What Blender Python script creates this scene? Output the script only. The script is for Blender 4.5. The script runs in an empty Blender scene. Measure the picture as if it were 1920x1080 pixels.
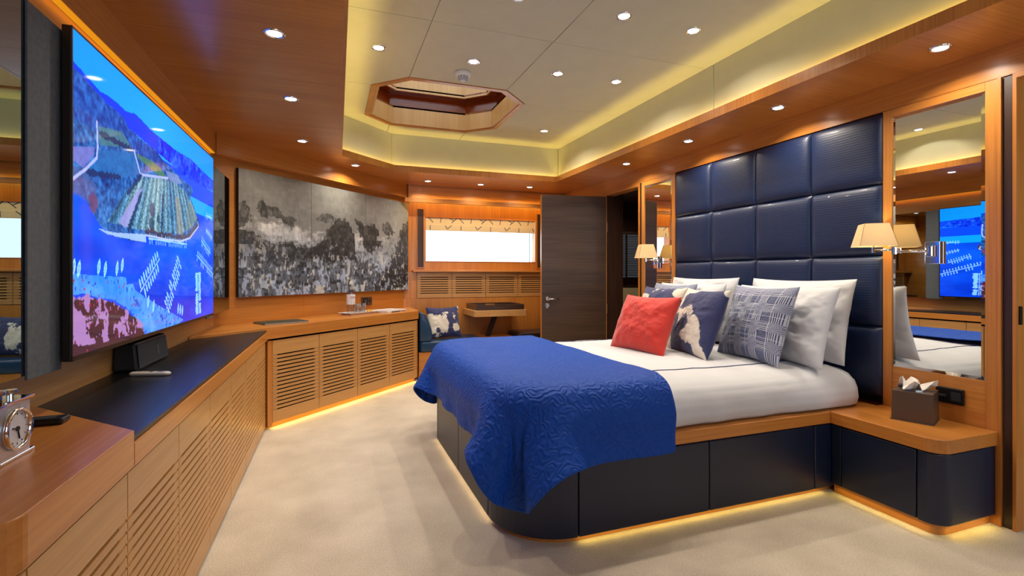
import bpy, bmesh, math, random
import numpy as np
from mathutils import Vector, Matrix

# ------------------------------------------------------------------ camera, world, exposure
S = bpy.context.scene
C = S.collection
PI = math.pi
F_PX, CAM_H = 935.0, 1.12
YAW = math.atan(343 / F_PX)
cam_d = bpy.data.cameras.new('camera')
cam = bpy.data.objects.new('camera', cam_d); C.objects.link(cam)
cam.location = (0, 0, CAM_H)
cam.rotation_euler = (PI / 2, 0, -YAW)
cam_d.sensor_width = 36
cam_d.lens = 36 * F_PX / 1920
cam_d.shift_y = -26 / 1920
cam_d.clip_start = 0.05
S.camera = cam
S.view_settings.view_transform = 'Standard'
S.view_settings.look = 'None'
S.view_settings.gamma = 1
S.view_settings.use_curve_mapping = False
S.view_settings.exposure = -0.2
S.cycles.use_denoising = True
S.cycles.max_bounces = 8
S.cycles.diffuse_bounces = 4
S.cycles.glossy_bounces = 5
S.cycles.transmission_bounces = 6
S.cycles.transparent_max_bounces = 16
S.cycles.sample_clamp_indirect = 6
S.cycles.caustics_reflective = False
S.cycles.caustics_refractive = False

world = bpy.data.worlds.new('sky'); S.world = world
world.use_nodes = True
bg = world.node_tree.nodes['Background']
bg.inputs[0].default_value = (0.74, 0.88, 1.0, 1)
bg.inputs[1].default_value = 4.0

SPOT_W, COVE_W, SPOT_COL = 5.5, 1.3, (1.0, 0.88, 0.72)
LED_COL = (1.0, 0.72, 0.16)

def area(name, loc, size, power, col, direction=(0, 0, -1), size_y=None, spread=PI, up=None, parent=None, portal=False):
    d = bpy.data.lights.new(name, 'AREA'); d.energy = power; d.color = col
    if size_y is None: d.shape = 'DISK'; d.size = size
    else: d.shape = 'RECTANGLE'; d.size = size; d.size_y = size_y
    d.spread = spread
    if portal: d.cycles.is_portal = True
    o = bpy.data.objects.new(name, d); C.objects.link(o)
    z = -Vector(direction).normalized()
    u = Vector(up) if up else (Vector((0, 1, 0)) if abs(z.y) < .9 else Vector((1, 0, 0)))
    x = u.cross(z).normalized(); y = z.cross(x)
    o.matrix_world = Matrix.Translation(loc) @ Matrix((x, y, z)).transposed().to_4x4()
    if parent:
        o.parent = parent; o.matrix_parent_inverse = parent.matrix_world.inverted()
    return o

# daylight enters by the far window, an unseen window added behind the camera and the roof hatch
area('window_portal', (1.75, 5.99, 1.52), 1.4, 1, (1, 1, 1), (0, -1, 0), .5, up=(0, 0, 1), portal=True)
area('window_portal', (1.4, -0.99, 1.425), 2.1, 1, (1, 1, 1), (0, 1, 0), 1.05, up=(0, 0, 1), portal=True)  # portal of the unseen window added behind the camera
area('hatch_portal', (.9, 4.15, 3.06), 1.1, 1, (1, 1, 1), (0, 0, -1), 1.1, portal=True)

# ------------------------------------------------------------------ mesh helpers
def box(bm, x0, x1, y0, y1, z0, z1):
    v = [bm.verts.new((x, y, z)) for z in (z0, z1) for y in (y0, y1) for x in (x0, x1)]
    for f in ((0, 2, 3, 1), (4, 5, 7, 6), (0, 1, 5, 4), (2, 6, 7, 3), (0, 4, 6, 2), (1, 3, 7, 5)):
        bm.faces.new([v[i] for i in f])
    return bm

def B(*a):
    bm = bmesh.new()
    if isinstance(a[0], (list, tuple)):
        for q in a: box(bm, *q)
    else: box(bm, *a)
    return bm

def prism(pts, z0, z1, bm=None):
    bm = bm or bmesh.new()
    ar = sum(pts[i][0] * pts[(i + 1) % len(pts)][1] - pts[(i + 1) % len(pts)][0] * pts[i][1] for i in range(len(pts)))
    if ar < 0: pts = list(reversed(pts))
    lo = [bm.verts.new((p[0], p[1], z0)) for p in pts]; hi = [bm.verts.new((p[0], p[1], z1)) for p in pts]
    n = len(pts)
    bm.faces.new(list(reversed(lo))); bm.faces.new(hi)
    for i in range(n):
        bm.faces.new((lo[i], lo[(i + 1) % n], hi[(i + 1) % n], hi[i]))
    return bm

def fillet(pts, radii, n=8):
    out = []
    m = len(pts)
    for i, p in enumerate(pts):
        r = radii[i] if isinstance(radii, (list, tuple)) else radii
        if r <= 0: out.append(p); continue
        P = Vector(p); A = (Vector(pts[i - 1]) - P); Bv = (Vector(pts[(i + 1) % m]) - P)
        a, b = A.normalized(), Bv.normalized()
        ang = a.angle(b); t = r / math.tan(ang / 2)
        c = P + (a + b).normalized() * (r / math.sin(ang / 2))
        s, e = P + a * t - c, P + b * t - c
        for k in range(n + 1):
            q = s.lerp(e, k / n)
            # slerp on the circle
            w = s.angle(e)
            q = (s * math.sin((1 - k / n) * w) + e * math.sin(k / n * w)) / math.sin(w)
            out.append((c.x + q.x, c.y + q.y))
    return out

def rrect(x0, x1, y0, y1, r, n=6):
    return fillet([(x0, y0), (x1, y0), (x1, y1), (x0, y1)], r, n)

def offset_poly(pts, d):
    """outward offset of a convex counter-clockwise polygon"""
    n = len(pts); L = []
    for i in range(n):
        p, q = Vector(pts[i]), Vector(pts[(i + 1) % n]); t = (q - p).normalized(); nn = Vector((t.y, -t.x))
        L.append((p + nn * d, t))
    out = []
    for i in range(n):
        (p, t), (q, s) = L[i - 1], L[i]
        k = (q - p).cross(s) / t.cross(s) if abs(t.cross(s)) > 1e-9 else 0
        out.append(tuple(p + t * k))
    return out

def lathe(profile, n=24, bm=None, M=None, cap=True):
    bm = bm or bmesh.new(); rings = []
    for r, z in profile:
        ring = []
        for k in range(n):
            a = 2 * PI * k / n; v = Vector((r * math.cos(a), r * math.sin(a), z))
            ring.append(bm.verts.new(M @ v if M else v))
        rings.append(ring)
    for i in range(len(rings) - 1):
        for k in range(n):
            bm.faces.new((rings[i][k], rings[i][(k + 1) % n], rings[i + 1][(k + 1) % n], rings[i + 1][k]))
    if cap:
        bm.faces.new(list(reversed(rings[0]))); bm.faces.new(rings[-1])
    return bm

def tube(pts, r, n=8, bm=None):
    bm = bm or bmesh.new(); rings = []
    P = [Vector(p) for p in pts]
    for i, p in enumerate(P):
        t = ((P[min(i + 1, len(P) - 1)] - P[max(i - 1, 0)])).normalized()
        u = Vector((0, 0, 1)) if abs(t.z) < .9 else Vector((1, 0, 0))
        a = t.cross(u).normalized(); b = t.cross(a)
        rings.append([bm.verts.new(p + (a * math.cos(2 * PI * k / n) + b * math.sin(2 * PI * k / n)) * r) for k in range(n)])
    for i in range(len(rings) - 1):
        for k in range(n):
            bm.faces.new((rings[i][k], rings[i][(k + 1) % n], rings[i + 1][(k + 1) % n], rings[i + 1][k]))
    bm.faces.new(list(reversed(rings[0]))); bm.faces.new(rings[-1])
    return bm

def frustum(x0, x1, y0, y1, z0, X0, X1, Y0, Y1, z1, bm=None, caps=(True, True)):
    bm = bm or bmesh.new()
    lo = [bm.verts.new(p) for p in ((x0, y0, z0), (x1, y0, z0), (x1, y1, z0), (x0, y1, z0))]
    hi = [bm.verts.new(p) for p in ((X0, Y0, z1), (X1, Y0, z1), (X1, Y1, z1), (X0, Y1, z1))]
    if caps[0]: bm.faces.new(list(reversed(lo)))
    if caps[1]: bm.faces.new(hi)
    for i in range(4): bm.faces.new((lo[i], lo[(i + 1) % 4], hi[(i + 1) % 4], hi[i]))
    return bm

def loft(rings, bm=None, cap_top=True, cap_bot=False):
    bm = bm or bmesh.new(); R = [[bm.verts.new(p) for p in r] for r in rings]; n = len(R[0])
    for i in range(len(R) - 1):
        for k in range(n): bm.faces.new((R[i][k], R[i][(k + 1) % n], R[i + 1][(k + 1) % n], R[i + 1][k]))
    if cap_top: bm.faces.new(R[-1])
    if cap_bot: bm.faces.new(list(reversed(R[0])))
    return bm

def obj(name, bm, mat, parent=None, smooth=False, bevel=0, seg=2, loc=None, kind=None, auto=None):
    me = bpy.data.meshes.new(name)
    if isinstance(bm, bpy.types.Mesh): me = bm
    else:
        bmesh.ops.recalc_face_normals(bm, faces=bm.faces) if auto is None else None
        bm.to_mesh(me); bm.free()
    if mat is not None and not me.materials: me.materials.append(mat)
    if smooth: me.polygons.foreach_set('use_smooth', [True] * len(me.polygons))
    o = bpy.data.objects.new(name, me); C.objects.link(o)
    if parent: o.parent = parent
    if loc: o.location = loc
    if bevel:
        m = o.modifiers.new('bevel', 'BEVEL'); m.width = bevel; m.segments = seg; m.limit_method = 'ANGLE'; m.angle_limit = .6
        m.harden_normals = False
    if kind: o['kind'] = kind
    return o

def tag(o, label, cat, group=None):
    o['label'] = label; o['category'] = cat
    if group: o['group'] = group
    return o

def thing(name, label, cat, loc=(0, 0, 0), rotz=0, group=None):
    o = bpy.data.objects.new(name, None); C.objects.link(o); o.empty_display_size = .1
    o.location = loc; o.rotation_euler = (0, 0, rotz)
    bpy.context.view_layer.update()
    return tag(o, label, cat, group)

def struct(name, bm, mat, label=None, parent=None, **k):
    o = obj(name, bm, mat, parent, **k)
    if not parent:
        o['kind'] = 'structure'
        if label: o['label'] = label
    return o

def sempty(name, label, loc=(0, 0, 0), rotz=0):
    o = bpy.data.objects.new(name, None); C.objects.link(o); o.location = loc; o.rotation_euler = (0, 0, rotz)
    o['kind'] = 'structure'; o['label'] = label
    bpy.context.view_layer.update()
    return o

# grids with per-vertex colour (flat prints, screens)
def grid_mesh(name, P, faces_shape, col=None):
    """P: (h,w,3) vertex array"""
    h, w = P.shape[:2]
    idx = np.arange(h * w).reshape(h, w)
    f = np.stack([idx[:-1, :-1], idx[:-1, 1:], idx[1:, 1:], idx[1:, :-1]], -1).reshape(-1, 4)
    me = bpy.data.meshes.new(name)
    me.from_pydata(P.reshape(-1, 3).tolist(), [], f.tolist())
    if col is not None:
        at = me.color_attributes.new('Col', 'FLOAT_COLOR', 'POINT')
        c = np.ones((h * w, 4), np.float32); c[:, :3] = col.reshape(-1, 3)
        at.data.foreach_set('color', c.ravel())
    return me

def lin(c):
    c = np.asarray(c, float) / 255.
    return np.where(c <= .04045, c / 12.92, ((c + .055) / 1.055) ** 2.4)

def vnoise(x, y, seed=0):
    r = np.random.RandomState(seed).rand(257, 257)
    xi = np.floor(x).astype(int); yi = np.floor(y).astype(int)
    fx = x - xi; fy = y - yi; fx = fx * fx * (3 - 2 * fx); fy = fy * fy * (3 - 2 * fy)
    a = r[yi % 257, xi % 257]; b = r[yi % 257, (xi + 1) % 257]; c = r[(yi + 1) % 257, xi % 257]; d = r[(yi + 1) % 257, (xi + 1) % 257]
    return (a * (1 - fx) + b * fx) * (1 - fy) + (c * (1 - fx) + d * fx) * fy

def fbm(x, y, seed=0, oct=4):
    s = 0; a = .5; t = 0
    for k in range(oct):
        s = s + a * vnoise(x * 2 ** k, y * 2 ** k, seed + k); t += a; a *= .55
    return s / t

def cell(x, y, seed=0):
    r = np.random.RandomState(seed).rand(257, 257)
    return r[np.floor(y).astype(int) % 257, np.floor(x).astype(int) % 257]

def inpoly(x, y, poly):
    m = np.zeros(x.shape, bool); n = len(poly)
    for i in range(n):
        x0, y0 = poly[i]; x1, y1 = poly[(i + 1) % n]
        if y0 == y1: continue
        c = ((y0 > y) != (y1 > y)) & (x < (x1 - x0) * (y - y0) / (y1 - y0) + x0)
        m ^= c
    return m

def segdist(x, y, a, b):
    ax, ay = a; bx, by = b; dx, dy = bx - ax, by - ay
    t = np.clip(((x - ax) * dx + (y - ay) * dy) / (dx * dx + dy * dy + 1e-12), 0, 1)
    return np.hypot(x - ax - t * dx, y - ay - t * dy), t

# ------------------------------------------------------------------ materials
def newmat(name):
    m = bpy.data.materials.new(name); m.use_nodes = True
    nt = m.node_tree; return m, nt, nt.nodes['Principled BSDF']

def L3(c): return (*[float(v) for v in lin(c)], 1)

def plain(name, rgb, rough=.5, metal=0, coat=0, spec=None, noise=0, nscale=40, bump=0, bscale=200, trans=0, sheen=0, ior=None):
    m, nt, b = newmat(name)
    b.inputs['Base Color'].default_value = L3(rgb); b.inputs['Roughness'].default_value = rough
    b.inputs['Metallic'].default_value = metal; b.inputs['Coat Weight'].default_value = coat
    b.inputs['Transmission Weight'].default_value = trans; b.inputs['Sheen Weight'].default_value = sheen
    if ior: b.inputs['IOR'].default_value = ior
    if spec is not None: b.inputs['Specular IOR Level'].default_value = spec
    tc = nt.nodes.new('ShaderNodeTexCoord')
    if noise:
        n = nt.nodes.new('ShaderNodeTexNoise'); n.inputs['Scale'].default_value = nscale; n.inputs['Detail'].default_value = 4
        nt.links.new(tc.outputs['Object'], n.inputs['Vector'])
        mx = nt.nodes.new('ShaderNodeMix'); mx.data_type = 'RGBA'
        c = lin(rgb)
        mx.inputs[6].default_value = (*[float(v * (1 - noise)) for v in c], 1); mx.inputs[7].default_value = (*[float(min(1, v * (1 + noise))) for v in c], 1)
        nt.links.new(n.outputs['Fac'], mx.inputs[0]); nt.links.new(mx.outputs[2], b.inputs['Base Color'])
    if bump:
        n = nt.nodes.new('ShaderNodeTexNoise'); n.inputs['Scale'].default_value = bscale; n.inputs['Detail'].default_value = 3
        nt.links.new(tc.outputs['Object'], n.inputs['Vector'])
        bp = nt.nodes.new('ShaderNodeBump'); bp.inputs['Strength'].default_value = bump; bp.inputs['Distance'].default_value = .002
        nt.links.new(n.outputs['Fac'], bp.inputs['Height']); nt.links.new(bp.outputs[0], b.inputs['Normal'])
    return m

def wood(name, dark, light, axis, rough=.32, coat=.25, fine=90):
    """satin veneer, grain running along the given object axis"""
    m, nt, b = newmat(name)
    tc = nt.nodes.new('ShaderNodeTexCoord')
    mp = nt.nodes.new('ShaderNodeMapping')
    sc = [fine, fine, fine]; sc[axis] = 2.2
    mp.inputs['Scale'].default_value = sc
    nt.links.new(tc.outputs['Object'], mp.inputs['Vector'])
    n1 = nt.nodes.new('ShaderNodeTexNoise'); n1.inputs['Scale'].default_value = 1; n1.inputs['Detail'].default_value = 5
    nt.links.new(mp.outputs[0], n1.inputs['Vector'])
    mp2 = nt.nodes.new('ShaderNodeMapping'); s2 = [7, 7, 7]; s2[axis] = .5; mp2.inputs['Scale'].default_value = s2
    nt.links.new(tc.outputs['Object'], mp2.inputs['Vector'])
    n2 = nt.nodes.new('ShaderNodeTexNoise'); n2.inputs['Scale'].default_value = 1; n2.inputs['Detail'].default_value = 2
    nt.links.new(mp2.outputs[0], n2.inputs['Vector'])
    ad = nt.nodes.new('ShaderNodeMath'); ad.operation = 'MULTIPLY_ADD'; ad.inputs[1].default_value = .55
    nt.links.new(n1.outputs['Fac'], ad.inputs[0])
    ml = nt.nodes.new('ShaderNodeMath'); ml.operation = 'MULTIPLY'; ml.inputs[1].default_value = .45
    nt.links.new(n2.outputs['Fac'], ml.inputs[0]); nt.links.new(ml.outputs[0], ad.inputs[2])
    cr = nt.nodes.new('ShaderNodeValToRGB')
    cr.color_ramp.elements[0].position = .30; cr.color_ramp.elements[0].color = L3(dark)
    cr.color_ramp.elements[1].position = .70; cr.color_ramp.elements[1].color = L3(light)
    nt.links.new(ad.outputs[0], cr.inputs[0]); nt.links.new(cr.outputs[0], b.inputs['Base Color'])
    b.inputs['Roughness'].default_value = rough; b.inputs['Coat Weight'].default_value = coat; b.inputs['Coat Roughness'].default_value = .18
    bp = nt.nodes.new('ShaderNodeBump'); bp.inputs['Strength'].default_value = .06; bp.inputs['Distance'].default_value = .001
    nt.links.new(n1.outputs['Fac'], bp.inputs['Height']); nt.links.new(bp.outputs[0], b.inputs['Normal'])
    return m

def emis(name, rgb, strength, sample=False):
    m, nt, b = newmat(name)
    b.inputs['Base Color'].default_value = (0, 0, 0, 1)
    b.inputs['Emission Color'].default_value = (*rgb, 1); b.inputs['Emission Strength'].default_value = strength
    if not sample: m.cycles.emission_sampling = 'NONE'
    return m

def vcol(name, rough=.6, emit=0, coat=0, bump=0, bscale=300, sheen=0):
    m, nt, b = newmat(name)
    a = nt.nodes.new('ShaderNodeAttribute'); a.attribute_name = 'Col'
    if emit:
        b.inputs['Base Color'].default_value = (.004, .004, .005, 1)
        nt.links.new(a.outputs['Color'], b.inputs['Emission Color']); b.inputs['Emission Strength'].default_value = emit
    else: nt.links.new(a.outputs['Color'], b.inputs['Base Color'])
    b.inputs['Roughness'].default_value = rough; b.inputs['Coat Weight'].default_value = coat; b.inputs['Sheen Weight'].default_value = sheen
    if bump:
        tc = nt.nodes.new('ShaderNodeTexCoord')
        n = nt.nodes.new('ShaderNodeTexNoise'); n.inputs['Scale'].default_value = bscale; n.inputs['Detail'].default_value = 4
        nt.links.new(tc.outputs['Object'], n.inputs['Vector'])
        bp = nt.nodes.new('ShaderNodeBump'); bp.inputs['Strength'].default_value = bump; bp.inputs['Distance'].default_value = .003
        nt.links.new(n.outputs['Fac'], bp.inputs['Height']); nt.links.new(bp.outputs[0], b.inputs['Normal'])
    return m

WD, WL = (170, 100, 35), (208, 139, 64)
W_X = wood('veneer_grain_x', WD, WL, 0)
W_Y = wood('veneer_grain_y', WD, WL, 1)
W_Z = wood('veneer_grain_z', WD, WL, 2)
W_PALE_Y = wood('pale_veneer_grain_y', (180, 128, 70), (206, 157, 96), 1, rough=.4)
W_PALE_Z = wood('pale_veneer_grain_z', (186, 134, 74), (212, 164, 102), 2, rough=.4)
W_DARK_X = wood('wenge_grain_x', (38, 24, 18), (88, 66, 52), 0, rough=.4, coat=.1, fine=140)
W_DARK_Z = wood('wenge_grain_z', (38, 22, 15), (74, 48, 34), 2, rough=.4, coat=.1)
BLACK = plain('black_void', (12, 8, 6), .9)
CREAM = plain('cream_ceiling_hide', (210, 209, 180), .75, noise=.06, nscale=9, bump=.1, bscale=400)
NAVY = plain('navy_leather', (13, 26, 52), .38, coat=.08, bump=.25, bscale=420)
TEAL = plain('blue_leather', (8, 52, 88), .38, coat=.15, bump=.2, bscale=300)
CHROME = plain('chrome', (235, 236, 240), .06, metal=1)
STEEL = plain('brushed_steel', (190, 190, 190), .25, metal=1)
WHITE_P = plain('white_plastic', (232, 230, 226), .35)
BLACK_P = plain('black_plastic', (10, 10, 12), .35)
FELT = plain('charcoal_fabric', (92, 100, 108), .95, noise=.35, nscale=60, bump=.5, bscale=260)
LINEN = plain('white_cotton', (202, 203, 208), .85, noise=.03, nscale=8, bump=.18, bscale=120, sheen=.1)
BLKGLASS = plain('black_satin_glass', (12, 13, 20), .38, coat=.08)
LENS = emis('downlight_lens', (1, .95, .86), 14)
LED_Y = emis('led_strip', (1, .72, .08), 9)
LED_O = emis('amber_led_strip', (1, .36, .01), .9)

def carpet_mat():
    m, nt, b = newmat('cream_wool_carpet')
    tc = nt.nodes.new('ShaderNodeTexCoord')
    n = nt.nodes.new('ShaderNodeTexNoise'); n.inputs['Scale'].default_value = 160; n.inputs['Detail'].default_value = 3
    n2 = nt.nodes.new('ShaderNodeTexNoise'); n2.inputs['Scale'].default_value = 3.5; n2.inputs['Detail'].default_value = 5
    for q in (n, n2): nt.links.new(tc.outputs['Object'], q.inputs['Vector'])
    ad = nt.nodes.new('ShaderNodeMath'); ad.operation = 'ADD'; nt.links.new(n.outputs['Fac'], ad.inputs[0]); nt.links.new(n2.outputs['Fac'], ad.inputs[1])
    hv = nt.nodes.new('ShaderNodeMath'); hv.operation = 'MULTIPLY'; hv.inputs[1].default_value = .5; nt.links.new(ad.outputs[0], hv.inputs[0])
    cr = nt.nodes.new('ShaderNodeValToRGB')
    cr.color_ramp.elements[0].position = .32; cr.color_ramp.elements[0].color = L3((178, 164, 144))
    cr.color_ramp.elements[1].position = .66; cr.color_ramp.elements[1].color = L3((222, 208, 188))
    nt.links.new(hv.outputs[0], cr.inputs[0]); nt.links.new(cr.outputs[0], b.inputs['Base Color'])
    b.inputs['Roughness'].default_value = .95; b.inputs['Sheen Weight'].default_value = .25
    bp = nt.nodes.new('ShaderNodeBump'); bp.inputs['Strength'].default_value = .7; bp.inputs['Distance'].default_value = .006
    nt.links.new(n.outputs['Fac'], bp.inputs['Height']); nt.links.new(bp.outputs[0], b.inputs['Normal'])
    return m
CARPET = carpet_mat()

def mirror_mat(name, tint, rough=0):
    m, nt, b = newmat(name)
    b.inputs['Base Color'].default_value = (*tint, 1); b.inputs['Metallic'].default_value = 1; b.inputs['Roughness'].default_value = rough
    return m
MIRROR = mirror_mat('silver_mirror', (.86, .88, .86))
SMOKED = mirror_mat('smoked_mirror', (.30, .40, .46))

def clear_glass(name, tint=(.97, .985, .98), edge=.75, power=4, base=.045):
    m, nt, b = newmat(name); nt.nodes.remove(b)
    out = [n_ for n_ in nt.nodes if n_.type == 'OUTPUT_MATERIAL'][0]
    tr = nt.nodes.new('ShaderNodeBsdfTransparent'); tr.inputs[0].default_value = (*tint, 1)
    gl = nt.nodes.new('ShaderNodeBsdfGlossy'); gl.inputs['Roughness'].default_value = .02
    lw = nt.nodes.new('ShaderNodeLayerWeight'); lw.inputs[0].default_value = .5
    pw_ = nt.nodes.new('ShaderNodeMath'); pw_.operation = 'POWER'; pw_.inputs[1].default_value = power; nt.links.new(lw.outputs['Facing'], pw_.inputs[0])
    fr = nt.nodes.new('ShaderNodeMath'); fr.operation = 'MULTIPLY_ADD'; fr.inputs[1].default_value = edge; fr.inputs[2].default_value = base; nt.links.new(pw_.outputs[0], fr.inputs[0])
    mx = nt.nodes.new('ShaderNodeMixShader')
    nt.links.new(fr.outputs[0], mx.inputs[0]); nt.links.new(tr.outputs[0], mx.inputs[1]); nt.links.new(gl.outputs[0], mx.inputs[2]); nt.links.new(mx.outputs[0], out.inputs[0])
    return m

def rib_leather():
    m, nt, b = newmat('ribbed_navy_leather')
    b.inputs['Base Color'].default_value = L3((14, 33, 70)); b.inputs['Roughness'].default_value = .46; b.inputs['Coat Weight'].default_value = .1
    tc = nt.nodes.new('ShaderNodeTexCoord')
    w = nt.nodes.new('ShaderNodeTexWave'); w.wave_type = 'BANDS'; w.bands_direction = 'Z'
    w.inputs['Scale'].default_value = 22; w.inputs['Distortion'].default_value = .15; w.inputs['Detail'].default_value = 1
    nt.links.new(tc.outputs['Object'], w.inputs['Vector'])
    bp = nt.nodes.new('ShaderNodeBump'); bp.inputs['Strength'].default_value = .14; bp.inputs['Distance'].default_value = .002
    nt.links.new(w.outputs['Fac'], bp.inputs['Height']); nt.links.new(bp.outputs[0], b.inputs['Normal'])
    return m
RIB = rib_leather()

def quilt_mat():
    m, nt, b = newmat('royal_blue_quilting')
    b.inputs['Base Color'].default_value = (.0, .052, .36, 1); b.inputs['Roughness'].default_value = .6; b.inputs['Sheen Weight'].default_value = .15; b.inputs['Specular IOR Level'].default_value = .25
    b.inputs['Sheen Tint'].default_value = (.15, .35, 1, 1)
    tc = nt.nodes.new('ShaderNodeTexCoord')
    n = nt.nodes.new('ShaderNodeTexNoise'); n.inputs['Scale'].default_value = 15; n.inputs['Detail'].default_value = 1.5
    nt.links.new(tc.outputs['UV'], n.inputs['Vector'])
    k = nt.nodes.new('ShaderNodeMath'); k.operation = 'MULTIPLY'; k.inputs[1].default_value = 46
    nt.links.new(n.outputs['Fac'], k.inputs[0])
    s = nt.nodes.new('ShaderNodeMath'); s.operation = 'SINE'; nt.links.new(k.outputs[0], s.inputs[0])
    bp = nt.nodes.new('ShaderNodeBump'); bp.inputs['Strength'].default_value = .45; bp.inputs['Distance'].default_value = .005
    nt.links.new(s.outputs[0], bp.inputs['Height']); nt.links.new(bp.outputs[0], b.inputs['Normal'])
    return m
QUILT = quilt_mat()

# ------------------------------------------------------------------ frames of reference
# left wall runs 0.8 degrees off the bed's long axis; the corner wall stands at 45 degrees
LA = math.atan(.0143)
LN = Vector((math.cos(LA), -math.sin(LA), 0)); LD = Vector((math.sin(LA), math.cos(LA), 0)); LO = Vector((-.4837, 0, 0))
def LW(u, v, z=0): return LO + LN * u + LD * v + Vector((0, 0, z))
def DW(s, d, z=0, c=4.37): return Vector((.70711 * (s - d), c + .70711 * (s + d), z))
Z_SOF, Z_HDR, Z_CEIL, Z_TOP = 2.135, 1.992, 2.51, .738

# ------------------------------------------------------------------ room shell
struct('floor', B(-1.4, 4.9, -1.1, 6.3, -.06, 0), CARPET, 'cream wool carpet covering the cabin floor')

tray = [(.042, .3), (2.347, .3), (2.347, 4.985), (.60, 4.99), (.103, 4.51)]   # counter-clockwise
sof = sempty('ceiling_soffit', 'glossy wood soffit running round the raised ceiling')
def sp(pts): return obj('soffit_panel', prism(pts, Z_SOF, Z_SOF + .014), W_X, sof)
sp([(-1.3, -1), (2.9, -1), (2.9, .298), (-1.3, .298)])
ys = [.3, 1.15, 2.0, 2.85, 3.7, 4.51]
for a, b in zip(ys[:-1], ys[1:]):
    xa, xb = .042 + (a - .3) * .0145, .042 + (b - .3) * .0145
    sp([(-1.3, a + .001), (xa, a + .001), (xb, b - .001), (-1.3, b - .001)])
sp([(-1.3, 4.511), (.103, 4.511), (.60, 4.991), (.60, 6.1), (-1.3, 6.1)])
sp([(.601, 4.991), (1.47, 4.991), (1.47, 6.1), (.601, 6.1)])
sp([(1.471, 4.991), (2.346, 4.988), (2.346, 6.1), (1.471, 6.1)])
ys = [.3, 1.62, 3.3, 4.985, 6.1]
for a, b in zip(ys[:-1], ys[1:]):
    sp([(2.347, a + .001), (2.9, a + .001), (2.9, b - .001), (2.347, b - .001)])
# lip of the light cove (vertical grain), tray walls and ceiling
lip_out = offset_poly(tray, -.002); lip_in = offset_poly(tray, .012)
tw = offset_poly(tray, .045); tw2 = offset_poly(tray, .07)
lip = sempty('trim_1', 'vertical-grain wood lip edging the raised ceiling')
trw = sempty('wall_tray', 'cream upholstered upstand of the raised ceiling')
n = len(tray)
for i in range(n):
    j = (i + 1) % n
    obj('lip_board', prism([lip_out[i], lip_out[j], lip_in[j], lip_in[i]], Z_SOF - .001, 2.192), W_Z, lip)
    segs = 2 if i in (1,) else 1
    for k in range(segs):
        t0, t1 = k / segs, (k + 1) / segs
        P = lambda q, t: tuple(Vector(q[i]).lerp(Vector(q[j]), t))
        e = .0012
        obj('upholstered_panel', prism([P(tw, t0 + e), P(tw, t1 - e), P(tw2, t1 - e), P(tw2, t0 + e)], Z_SOF + .014, Z_CEIL), CREAM, trw)
# amber cove strip lying behind the lip
for i in range(n):
    if i == 0: continue
    j = (i + 1) % n
    m0, m1 = Vector(offset_poly(tray, .03)[i]), Vector(offset_poly(tray, .03)[j])
    mid = (m0 + m1) / 2; L = (m1 - m0).length; d = (m1 - m0).normalized()
    nn = Vector((d.y, -d.x))
    area('cove_strip_lamp', (mid.x, mid.y, 2.16), .012, COVE_W * L, LED_COL, (-nn.x * .15, -nn.y * .15, 1), L * .98, spread=2.6, up=(d.x, d.y, 0))

ce = sempty('ceiling', 'cream upholstered ceiling panels with fine joints round the hatch')
OX0, OX1, OY0, OY1, OC = .292, 1.500, 3.552, 4.752, .238
octo = [(OX0 + OC, OY0), (OX1 - OC, OY0), (OX1, OY0 + OC), (OX1, OY1 - OC), (OX1 - OC, OY1), (OX0 + OC, OY1), (OX0, OY1 - OC), (OX0, OY0 + OC)]
XA, XB = OX0 + OC, OX1 - OC
def cp(pts):
    c = Vector((sum(p[0] for p in pts) / len(pts), sum(p[1] for p in pts) / len(pts)))
    q = [tuple(Vector(p) + (c - Vector(p)).normalized() * .0022) for p in pts]
    return obj('ceiling_panel', prism(q, Z_CEIL, Z_CEIL + .02), CREAM, ce, bevel=.002, seg=1)
X0, X1, Y0, Y1 = -.02, 2.42, .22, 5.07
for x0, x1 in ((X0, XA), (XA, XB), (XB, X1)):
    for y0, y1 in ((Y0, 1.65), (1.65, 2.72)): cp([(x0, y0), (x1, y0), (x1, y1), (x0, y1)])
cp([(X0, 2.72), (XA, 2.72), (XA, OY0), (OX0, OY0 + OC), (X0, OY0 + OC)])
cp([(XA, 2.72), (XB, 2.72), (XB, OY0), (XA, OY0)])
cp([(XB, 2.72), (X1, 2.72), (X1, OY0 + OC), (OX1, OY0 + OC), (XB, OY0)])
cp([(X0, OY0 + OC), (OX0, OY0 + OC), (OX0, OY1 - OC), (X0, OY1 - OC)])
cp([(OX1, OY0 + OC), (X1, OY0 + OC), (X1, Y1), (XB, Y1), (XB, OY1), (OX1, OY1 - OC)])
cp([(X0, OY1 - OC), (OX0, OY1 - OC), (XA, OY1), (XA, Y1), (X0, Y1)])
cp([(XA, OY1), (XB, OY1), (XB, Y1), (XA, Y1)])
struct('ceiling_deck', prism([(-1.4, -1.1), (2.95, -1.1), (2.95, 3.5), (-1.4, 3.5)], Z_CEIL + .021, Z_CEIL + .05,
       prism([(-1.4, 4.8), (2.95, 4.8), (2.95, 6.25), (-1.4, 6.25)], Z_CEIL + .021, Z_CEIL + .05,
       prism([(-1.4, 3.5), (.25, 3.5), (.25, 4.8), (-1.4, 4.8)], Z_CEIL + .021, Z_CEIL + .05,
       prism([(1.55, 3.5), (2.95, 3.5), (2.95, 4.8), (1.55, 4.8)], Z_CEIL + .021, Z_CEIL + .05)))), BLACK, 'dark deck above the ceiling panels')

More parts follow.
